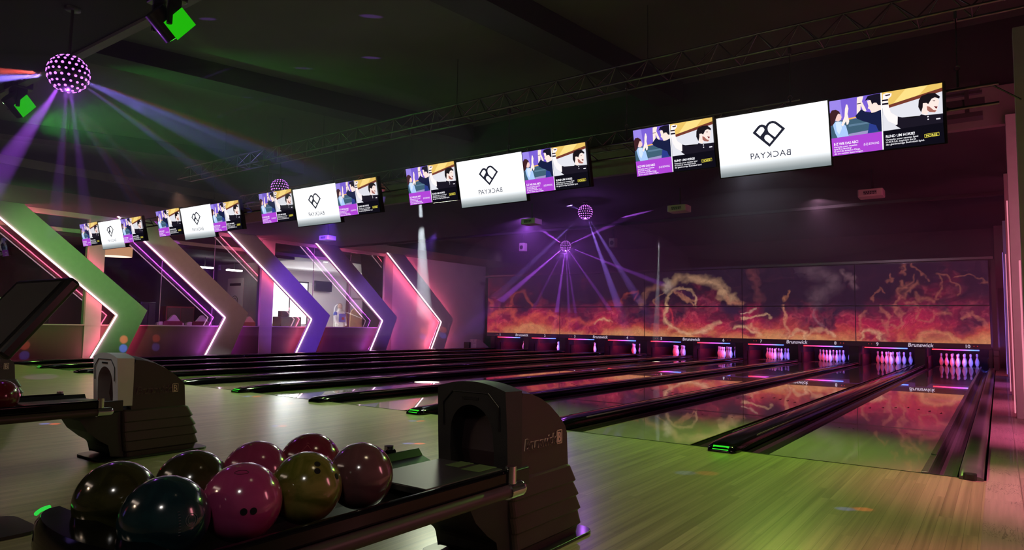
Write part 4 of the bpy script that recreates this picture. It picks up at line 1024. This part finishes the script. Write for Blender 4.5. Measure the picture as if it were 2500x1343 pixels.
# ------------------------------------------------------------------ projectors
def projector():
    t = empty('projector', '', 'projector', (0, 0, 0))
    MB().rbox(-.19, .19, -.15, .15, -.05, .075, .03).obj('housing', M['white'], t, bevel=.012)
    MB().box(-.10, .10, -.156, -.149, -.02, .045).obj('socket_panel', M['wallg'], t)
    mb = MB()
    for i in range(6): mb.box(-.095+i*.033, -.075+i*.033, -.160, -.155, .01, .03)
    for i in range(4): mb.box(-.08+i*.04, -.06+i*.04, -.160, -.155, -.015, .0)
    mb.obj('sockets', M['black'], t)
    MB().tube((.02, 0, .075), (.02, 0, .42), .018, 10).obj('mount_pole', M['steel_dark'], t)
    MB().lathe([(0, .0), (.045, .0), (.05, .03), (0, .03)], (.08, .15, .01), 14, axis='y').obj('lens', M['black'], t)
    return t
pj0 = projector(); pj0.location = (-1.18, 6.85, 3.30); pj0['label'] = 'white ceiling projector in front of the masks of lanes nine and ten'; pj0['group'] = 'ceiling projectors'
for x, y, l in ((-4.46, 6.62, 'seven and eight'), (-7.86, 6.55, 'five and six'), (-14.3, 6.15, 'one and two')): dup(pj0, (x, y, 3.30), 'white ceiling projector in front of the masks of lanes %s' % l)
for x, y, l in ((-8.08, 10.9, 'right'), (-10.9, 10.6, 'left')):
    t = empty('ceiling_speaker', 'small pale speaker box under the rear ceiling, to the %s of the violet balls' % l, 'speaker', (x, y, 3.32))
    MB().rbox(-.09, .09, -.09, .09, -.10, .14, .02).obj('speaker_box', M['white'], t, bevel=.01)
    MB().box(-.02, .02, -.02, .02, .14, .40).obj('bracket', M['steel_dark'], t)
    MB().lathe([(0, 0), (.06, 0)], (0, -.092, .01), 14, axis='y').obj('speaker_grille', M['black'], t)

# ------------------------------------------------------------------ light balls and moving heads
def led_ball(loc, label, r=.15, hang=.25):
    t = empty('light_ball', label, 'light ball', loc)
    MB().sphere((0, 0, 0), r, 28, 18).obj('ball_shell', M['black'], t)
    mb = MB(); rows = 10
    for j in range(1, rows):
        ph = -PI/2+PI*j/rows; k = max(4, int(round(20*math.cos(ph))))
        for i in range(k):
            a = 2*PI*(i+.5*(j % 2))/k
            d = Vector((math.cos(ph)*math.cos(a), math.cos(ph)*math.sin(a), math.sin(ph)))
            mb.tube(d*r*.985, d*r*1.03, r*.062*(1 if j % 2 else 1.12), 7)
    mb.obj('lens_dot', M['pur_led'], t, label='rows of small glowing violet lenses')
    MB().tube((0, 0, r*.9), (0, 0, r+hang), .012, 8).lathe([(0, 0), (.06, 0), (.06, .04), (0, .04)], (0, 0, r+hang-.02), 12).obj('mount', M['steel_dark'], t)
    return t
def at(u, v, Z): return CP+sight(u, v)*Z
B1 = at(167, 180, 5.5); B2 = at(683, 458, 12.3); B3 = at(1429, 518, 14.6); B4 = at(1381, 601, 19.2)
led_ball(B1, 'violet light ball under the low ceiling at the upper left', .15, max(.1, ZA-B1.z-.15))
led_ball(B2, 'violet light ball half hidden behind the screens of lanes five and six', .15, zc(B2.y)-B2.z-.15)
led_ball(B3, 'violet light ball hanging below the screens of lanes seven and eight', .155, .08+max(0, 3.72-B3.z-.155)-.08)
led_ball(B4, 'violet light ball throwing a fan of beams in front of the masks', .15, max(.1, 4.22-B4.z-.15))
def head(loc, aim, label):
    t = empty('moving_head', label, 'stage light', loc)
    MB().rbox(-.14, .14, -.10, .10, .17, .27, .03).obj('base_box', M['black'], t, bevel=.01)
    for q in (-.115, .115): MB().box(q-.015, q+.015, -.05, .05, -.04, .18).obj('yoke_arm', M['black'], t, bevel=.008)
    d = (Vector(aim)-Vector(loc)).normalized()
    MB().tube(-d*.12, d*.10, .085, 16, r1=.095).obj('lamp_head', M['black'], t)
    MB().tube(d*.10, d*.104, .07, 16).obj('lens', M['grn_led'], t)
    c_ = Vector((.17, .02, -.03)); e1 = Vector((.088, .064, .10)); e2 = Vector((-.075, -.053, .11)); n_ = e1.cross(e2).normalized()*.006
    MB().add([c_-e1*.6-e2*.6, c_+e1*.6-e2*.6, c_+e1*.6+e2*.6, c_-e1*.6+e2*.6]+[q+n_ for q in (c_-e1*.6-e2*.6, c_+e1*.6-e2*.6, c_+e1*.6+e2*.6, c_-e1*.6+e2*.6)], Q).obj('mirror', M['mir_glow'], t, label='square mirror, its green reflection put in as glow')  # emission stands in for the lamp reflected in the mirror
    MB().sphere((-.05, -.10, .02), .02, 10, 6).obj('status_light', M['grn_hot'], t)
    return t
H1 = at(405, 60, 5.15); H2 = at(42, 258, 7.4)
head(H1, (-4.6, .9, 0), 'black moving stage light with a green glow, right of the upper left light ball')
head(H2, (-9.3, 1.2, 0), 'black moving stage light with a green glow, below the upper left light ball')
for h in (H1, H2):
    struct(MB().box(h.x-.16, h.x+.16, h.y-.12, h.y+.12, h.z+.27, max(h.z+.29, 4.9 if h.y > -3.08 else ZA)).obj('ceiling_mount', M['steel_dark'])) if False else None

lamp('POINT', B4-Vector((0, 0, .19)), (.5, .12, 1), 22, rad=.02); lamp('POINT', B3-Vector((0, 0, .19)), (.5, .14, 1), 12, rad=.02); lamp('POINT', B1-Vector((0, 0, .19)), (.5, .12, 1), 5, rad=.02)
# beams in the haze
def beam(src, du, dv, col, power, ang, Z=None, Zs=None):
    """narrow lens beam leaving a light ball"""
    s = Vector(src); tgt = at(du, dv, Z)
    d = (tgt-s).normalized()
    return lamp('SPOT', s+d*.17, col, power*BP, s+d*3, angle=ang, blend=.5, rad=.012)
BP = 200.0; BL = (.30, .20, 1); RD = (1, .12, .10); VI = (.50, .10, 1)
for (u, v, pw, an) in ((1240, 720, 46, 4), (1362, 740, 40, 3), (1388, 740, 26, 2.2), (1400, 730, 26, 2), (1480, 640, 46, 2), (1290, 540, 34, 4), (1470, 560, 30, 3), (1450, 700, 22, 2.5), (1330, 700, 14, 2)):
    beam(B4, u, v, VI, pw, an, 17.5)
for (u, v, pw, an) in ((1500, 720, 60, 5), (1540, 700, 32, 5), (1290, 650, 30, 4), (1340, 480, 18, 8)):
    beam(B3, u, v, (.40, .2, 1), pw, an, 16)
for (u, v, col, pw, an, Z) in ((-60, 195, BL, 46, 12, 5.2), (-60, 172, RD, 26, 10, 5.2), (0, 420, VI, 40, 9, 6.5), (140, 480, VI, 18, 4, 7), (205, 480, VI, 18, 4, 7), (420, 300, BL, 30, 5, 8), (700, 395, BL, 38, 3.0, 10), (705, 378, RD, 20, 2.2, 10), (480, 410, BL, 22, 2.6, 9), (484, 400, RD, 10, 1.8, 9)):
    beam(B1, u, v, col, pw, an, Z)
def pool(u, v, su, power, ang):
    """narrow white profile spot hanging from the ceiling, throwing a pool on the lane"""
    d = sight(u, v); k = (0-CP.z)/d.z; p = CP+d*k
    lamp('SPOT', (p.x+su, p.y+.05, 3.62), (.88, .94, 1), power, p, angle=ang, blend=.15, rad=.01)
pool(1042, 933, -.35, 24000, 7.0); pool(1600, 883, .1, 16000, 4.5)
lamp('SPOT', at(470, 590, 12.5), (.95, .92, .9), 500, at(490, 720, 14.5), angle=16, blend=.6, rad=.02)

# ------------------------------------------------------------------ lounge behind the glass
struct(MB().box(-24.3, -24.15, -9, 19.4, 0, 3.7).obj('wall_lounge', M['wall']))
struct(MB().box(-24.15, -18.95, -9, 19.4, 3.24, 3.34).obj('ceiling_lounge', M['wall']))
struct(MB().box(-24.15, -20.9, 8.55, 8.7, 0, 3.24).obj('wall_lounge_partition', M['wallg']))
struct(MB().box(-24.12, -23.6, -9, 8.5, 0, 3.24).obj('wall_lounge_shaded', M['shadewall']))  # dimness of this lounge half painted into wall and ceiling
struct(MB().box(-24.1, -18.97, -9, 8.54, 3.14, 3.23).obj('ceiling_lounge_shaded', M['shadewall']))
def onx(u, v, X):
    d = sight(u, v); k = (X-CP.x)/d.x; return CP+d*k
t = empty('window_4', 'x', 'x', (-24.1, 12.1, 0)); struct(t)
for kk in ('label', 'category'): del t[kk]
MB().box(.02, .03, -.9, .9, .95, 2.72).obj('pane', M['daywin'], t)
MB().box(0, .05, -.96, -.9, .9, 2.78).box(0, .05, .9, .96, .9, 2.78).box(0, .05, -.96, .96, 2.72, 2.78).box(0, .06, -.02, .02, .95, 2.72).obj('window_frame', M['steel_dark'], t)
lamp('AREA', (-22.2, 12.6, 3.1), WHT, 110, (-22.2, 12.6, 0), size=2.6, sy=5)
lamp('AREA', (-23.5, 12.1, 1.9), (.95, 1, 1), 90, (-19, 12.1, 1.6), size=1.7, sy=1.6)
lamp('AREA', (-20.6, 11.5, .6), WHT, 42, (-21.5, 12.2, 3.2), size=2.4, sy=4)
lamp('AREA', (-19.6, 10.2, 1.9), WHT, 30, (-24, 13.5, 1.9), size=.6, sy=.6)
t = empty('wall_television', 'dark flat television on the lounge wall right of the bright window', 'television', (-24.08, 13.84, 2.63))
MB().box(0, .06, -.47, .47, -.22, .24).obj('housing', M['steel_dark'], t); MB().box(.06, .064, -.44, .44, -.19, .21).obj('screen', mat('tv_screen', (.03, .03, .035), .2), t)
for u, v, X, r, l, gg in ((283, 614, -20.6, .43, 'drum lamp shade glowing orange under the left-most screens', 1), (696, 634, -22.2, .44, 'drum lamp shade glowing orange above the bright lounge window', 1), (886, 655, -23, .36, 'small pale drum lamp shade further back in the lounge', 1)):
    p = onx(u, v, X); t = empty('drum_lamp', l, 'lamp', (p.x, p.y, p.z), 'drum shade lamps in the lounge')
    MB().lathe([(r, -.15), (r, .15)], n=28).obj('lamp_shade', M['shade'], t); MB().lathe([(0, -.145), (r*.98, -.145)], n=28).obj('diffuser', M['shade_b'], t)
    MB().tube((0, 0, .1), (0, 0, max(.2, 3.12-p.z)), .01, 6).obj('cord', M['steel_dark'], t)
for u, v, X in ((572, 662, -21.5), (500, 655, -21.0)):
    p = onx(u, v, X); t = tag(MB().rbox(-.09, .09, -.28, .28, 0, .05, .04).obj('ceiling_light', M['ceil_lamp'], loc=(p.x, p.y, min(p.z, 3.0))), 'bright white ceiling light in the lounge %s' % ('behind the third arrow gap' if u == 572 else 'shining past the second arrow'), 'ceiling light')
    MB().tube((0, 0, .05), (0, 0, max(.1, 3.13-min(p.z, 3.0))), .01, 6).obj('stem', M['steel_dark'], t)
for i, (u, v) in enumerate(((795, 640), (762, 657), (895, 634), (890, 664), (692, 615), (897, 650))):
    d = sight(u, v); k = (3.235-CP.z)/d.z; p = CP+d*k
    if p.x < -19: tag(MB().lathe([(0, 0), (.07, 0), (.08, .012)], (0, 0, -.012), 14).obj('downlight', M['ceil_lamp'], loc=(p.x, p.y, 3.238)), 'small round downlight in the white lounge ceiling', 'downlight', 'round downlights in the lounge ceiling')
# door, arch panel, figure
t = empty('lounge_door', 'white glazed door in a dark brown frame in the lounge', 'door', (-24.1, 15.35, 0))
MB().box(0, .12, -.13, .02, 0, 3.1).box(0, .12, .02, 2.6, 2.12, 2.2).obj('door_frame', M['brown'], t)
MB().box(0, .04, .03, 1.2, 0, 2.1).box(0, .04, 1.25, 2.6, 0, 2.1).obj('door_leaf', M['wall'], t)
MB().box(.04, .06, 1.2, 1.24, 0, 2.1).obj('door_edge', M['sill'], t)
p = onx(868, 797, -22.6)
arch = [(-.33, 0), (.33, 0)]+[(.33*math.cos(a), 1.35+.33*math.sin(a)) for a in [PI*i/10 for i in range(11)]]
tag(MB().prism(arch, -.02, .02, lambda a, b, h: (h, a, b)).obj('arched_board', M['tan'], loc=(-22.6, p.y, 0)), 'tan round topped board leaning by the lounge door', 'board')
def figure():
    p = onx(828, 797, -21.0); t = empty('statue', 'life size statue in a blue and white space suit standing in the lounge', 'statue', (-21.0, p.y, 0))
    def ell(mb, c, rx, ry, rz, k=0): mb.sphere(c, 1, 16, 10, k, (rx, ry, rz))
    # body as one lofted figure: legs merge into torso, torso into neck
    def ring(z, rx, ry, cy=0, cx=0, n=16): return [(cx+rx*math.cos(2*PI*i/n), cy+ry*math.sin(2*PI*i/n), z) for i in range(n)]
    me = D.meshes.new('statue_body'); vs = [(0, 0, .93), (0, 0, 1.10), (0, 0, 1.30), (0, 0, 1.43), (0, 0, 1.50), (0, -.03, 1.62), (0, -.10, .88), (.02, -.12, .48), (0, -.12, .08), (.10, -.12, .04), (0, .10, .88), (.02, .12, .48), (0, .12, .08), (.10, .12, .04),
          (0, -.20, 1.38), (.05, -.26, 1.12), (.20, -.17, .95), (0, .20, 1.38), (.03, .27, 1.12), (.15, .22, .90)]
    es = [(0, 1), (1, 2), (2, 3), (3, 4), (4, 5), (0, 6), (6, 7), (7, 8), (8, 9), (0, 10), (10, 11), (11, 12), (12, 13), (3, 14), (14, 15), (15, 16), (3, 17), (17, 18), (18, 19)]
    rad = [.16, .15, .17, .13, .06, .10, .10, .075, .06, .05, .10, .075, .06, .05, .085, .06, .045, .085, .06, .045]
    me.from_pydata(vs, es, []); o = D.objects.new('statue_body', me); COL.objects.link(o); o.parent = t
    sk = o.modifiers.new('skin', 'SKIN'); sk.use_smooth_shade = True
    for v, r in zip(me.skin_vertices[0].data, rad): v.radius = (r, r)
    me.skin_vertices[0].data[0].use_root = True
    sb = o.modifiers.new('sub', 'SUBSURF'); sb.levels = 2; sb.render_levels = 2
    me.materials.append(M['fig_suit'])
    mb = MB(); ell(mb, (0, 0, 1.67), .10, .085, .125); mb.sphere((.10, 0, 1.66), .018, 8, 6); hd = mb.obj('head', M['skin'], t)
    mb = MB(); ell(mb, (-.025, .02, 1.70), .10, .095, .115); mb.obj('hair', M['hair'], t)
    MB().rbox(.13, .21, -.14, .14, 1.05, 1.38, .03, axis='x').obj('chest_unit', M['fig_blue'], t)
    MB().rbox(.21, .225, -.06, .06, 1.14, 1.24, .01, axis='x').obj('control_screen', emit('statue_panel', (.5, .05, .05), .5), t)
    mb = MB(); ell(mb, (0, -.21, 1.37), .09, .09, .10); ell(mb, (0, .21, 1.37), .09, .09, .10); mb.obj('shoulder_pad', M['fig_blue'], t)
    MB().prism([(-.22, 0), (.22, 0)]+[(.22*math.cos(PI*i/10), 1.55+.22*math.sin(PI*i/10)) for i in range(11)], -.24, -.17, lambda a, b, h: (h, a+.12, b)).obj('back_shell', M['fig_suit'], t)
    MB().rbox(-.3, .3, -.3, .3, 0, .03, .1).obj('plinth', M['black'], t)
figure()
# curved sofas, stools, dark furniture behind the glass
for i, (u, X, wdt, l) in enumerate(((415, -20.6, .84, 'left white curved sofa back seen above the low wall'), (485, -20.7, .84, 'middle white curved sofa back seen above the low wall'), (600, -20.8, .9, 'right white curved sofa back next to the grey column'))):
    p = onx(u, 790, X); t = empty('curved_sofa', l, 'sofa', (X, p.y, 0), 'curved white lounge sofas')
    k = 14; top = []
    for j in range(k+1):
        a = j/k; y_ = (a-.5)*wdt; z_ = .92+.27*math.exp(-((a-.62)/.20)**2)+.05*math.exp(-((a-.15)/.12)**2); top.append((y_, z_))
    poly = [(-wdt/2, 0)]+top+[(wdt/2, 0)]
    MB().prism(poly, -.05, .05, lambda a, b, h: (h, a, b)).obj('backrest', M['sofa'], t)
    MB().rbox(.05, .09, -wdt*.30, wdt*.42, .5, .99, .06, axis='x').obj('back_cushion', M['sofared'], t)
    MB().rbox(-.7, -.05, -wdt/2, wdt/2, 0, .45, .08).obj('seat', M['sofa'], t)
for u, v, X, wd, hh, l in ((700, 797, -21.8, .95, 1.22, 'dark cabinet with equipment in front of the bright window'), (350, 797, -22.5, .5, 1.6, 'dark tall cabinet in the dim lounge'), (430, 797, -23, 1.0, 1.5, 'dark red shelf unit in the dim lounge')):
    p = onx(u, v, X); t = empty('lounge_cabinet', l, 'cabinet', (X, p.y, 0))
    MB().box(-.25, .25, -wd/2, wd/2, 0, hh).obj('cabinet_body', M['black'] if u != 430 else M['sofared'], t, bevel=.02)
    MB().box(.25, .262, -wd/2+.03, -.01, .05, hh-.05).obj('cabinet_door', M['steel_dark'], t); MB().box(.25, .262, .01, wd/2-.03, .05, hh-.05).obj('cabinet_door', M['steel_dark'], t)
    if u == 700:
        MB().box(-.1, .15, -.35, -.05, hh, hh+.22).obj('amplifier', M['black'], t, bevel=.01)
p = onx(622, 700, -20.85); t = empty('poster', 'framed grey poster on the lounge partition beside the grey column', 'poster', (-22.4, 8.54, 2.0))
MB().box(-.5, .5, -.02, 0, -.6, .6).obj('poster_frame', M['wall'], t); mb = MB(); v, f = text_geo('W', .5, 0, 0, 'CENTER')
for r_ in (.2, .12): mb.path([(r_*math.cos(i*PI/8), -.024, -.25+r_*math.sin(i*PI/8)) for i in range(17)], .012, 5)
mb.box(-.35, .35, -.026, -.02, .32, .42); mb.obj('poster_print', M['steel_dark'], t)
p = onx(895, 780, -21.4); t = empty('arched_mirror', 'brown arched mirror stand right of the lounge door', 'mirror', (-21.4, p.y, 0))
mb = MB(); mb.path([(0, .30+.28*math.cos(a)-.05, 1.15+.42*math.sin(a)) for a in [PI/2+PI/2*i/8 for i in range(9)]], .03, 8); mb.tube((0, -.03, 0), (0, -.03, 1.15), .03, 8); mb.obj('frame', M['brown'], t)
MB().box(-.06, .06, -.12, .16, .86, 1.12).obj('clamp_box', M['brown'], t, bevel=.01)
MB().rbox(-.2, .2, -.2, .25, 0, .03, .06).obj('foot', M['brown'], t)

# ------------------------------------------------------------------ haze filling the hall
def haze(x0, x1, y0, y1, z0, z1, dens, col, label):
    m = NT('haze'); sc = m.n('VolumeScatter', Color=(*col, 1), Density=dens, Anisotropy=.25); m.link(sc.outputs[0], m.out.inputs['Volume'])
    o = MB().box(x0, x1, y0, y1, z0, z1).obj('haze', m.mat); o['kind'] = 'stuff'; tag(o, label, 'haze')
haze(-18.7, 1.74, -8.9, 4.98, 2.95, 5.3, .022, (.92, .95, 1), 'thin smoke haze hanging under the high ceiling above the screens')
haze(-18.7, 1.74, 5.0, 18.8, .6, 5.3, .024, (.92, .86, 1), 'thin purple smoke haze over the far half of the lanes')
def cloud(c, r, dens, col, label):
    k = NT('smoke'); v = k.n('VolumeScatter', Color=(*col, 1), Density=dens, Anisotropy=.3); k.link(v.outputs[0], k.out.inputs['Volume'])
    o = MB().sphere(c, 1, 24, 14, 0, r).obj('smoke_cloud', k.mat); o['kind'] = 'stuff'; return tag(o, label, 'smoke')
# small red and blue light flecks thrown by the light balls
def fleck(src, u, v, plane, size, pw=1.0, turn=1):
    d = sight(u, v); k = ((0-CP.z)/d.z) if plane == 'z' else (((-18.6 if plane == 'x' else YM)-(CP.x if plane == 'x' else CP.y))/(d.x if plane == 'x' else d.y))
    p = CP+d*k; side = Rv if turn else Vector((0, 0, 1))
    dist = (p-Vector(src)).length; a = math.degrees(2*math.atan(size*.5/dist))
    for q, c_ in ((-.5, (.12, .16, 1)), (.5, (1, .14, .08))):
        lamp('SPOT', src, c_, (150 if plane == 'z' else 30)*dist*dist*pw, p+side*(q*size*1.1), angle=max(.6, a*1.1), blend=.6, rad=.01)
SB = Vector((-2.4, -3.0, 3.3))
for u, v, sz, pw in ((122, 1035, .09, 1), (1010, 1083, .08, 1), (690, 985, .12, 1), (615, 968, .12, .8), (680, 1040, .07, 1.2), (1017, 1028, .07, 1.2)):
    fleck(B1+Vector((0, 0, -.2)), u, v, 'z', sz, pw)
fleck(SB, 2085, 1243, 'z', .09, .30); fleck(SB, 1700, 1155, 'z', .14, .12)
for u, v, a_ in ((508, 25, 1), (905, 42, 2), (905, 160, 2), (740, 180, 1), (700, 215, 1), (555, 225, .7)):
    d_ = sight(u, v); k_ = (4.5-CP.z)/d_.z; p_ = CP+d_*k_; p_.z = zc(min(4.5, max(-3, p_.y))); s_ = p_+Vector((-1.2, -1.6, -1.1)); s_.y = max(s_.y, -2.9)
    lamp('SPOT', s_, (.40, .12, 1), 190*a_, p_, angle=3.0, blend=.6, rad=.01)
for u, v in ((296, 845), (385, 832), (70, 850), (1030, 812), (1085, 815)): fleck(B2+Vector((0, 0, -.2)), u, v, 'x', .22, 1.0 if u > 70 else .8, 0)
cloud((-8.3, 9.2, 2.5), (2.9, 3.0, 1.15), .10, (.9, .85, 1), 'denser smoke cloud around the violet light balls in front of the masks')
cloud((-7.6, -.4, 3.3), (3.2, 2.4, .62), .06, (.95, .95, 1), 'smoke cloud under the ceiling at the upper left, crossed by coloured beams')
cloud((-7.35, 2.9, 2.0), (.95, .9, 1.0), .05, (.95, .97, 1), 'pale smoke wisp below the middle screens, crossed by a white beam')
cloud((-3.2, 8.2, 3.05), (3.0, 2.6, .62), .045, (.95, .92, 1), 'grey smoke cloud drifting below the largest white screen')
cloud((-7.2, -3.2, 2.55), (2.3, 1.3, .85), .05, (.92, .92, 1), 'smoke cloud at the upper left around the violet ball, crossed by violet and blue beams')
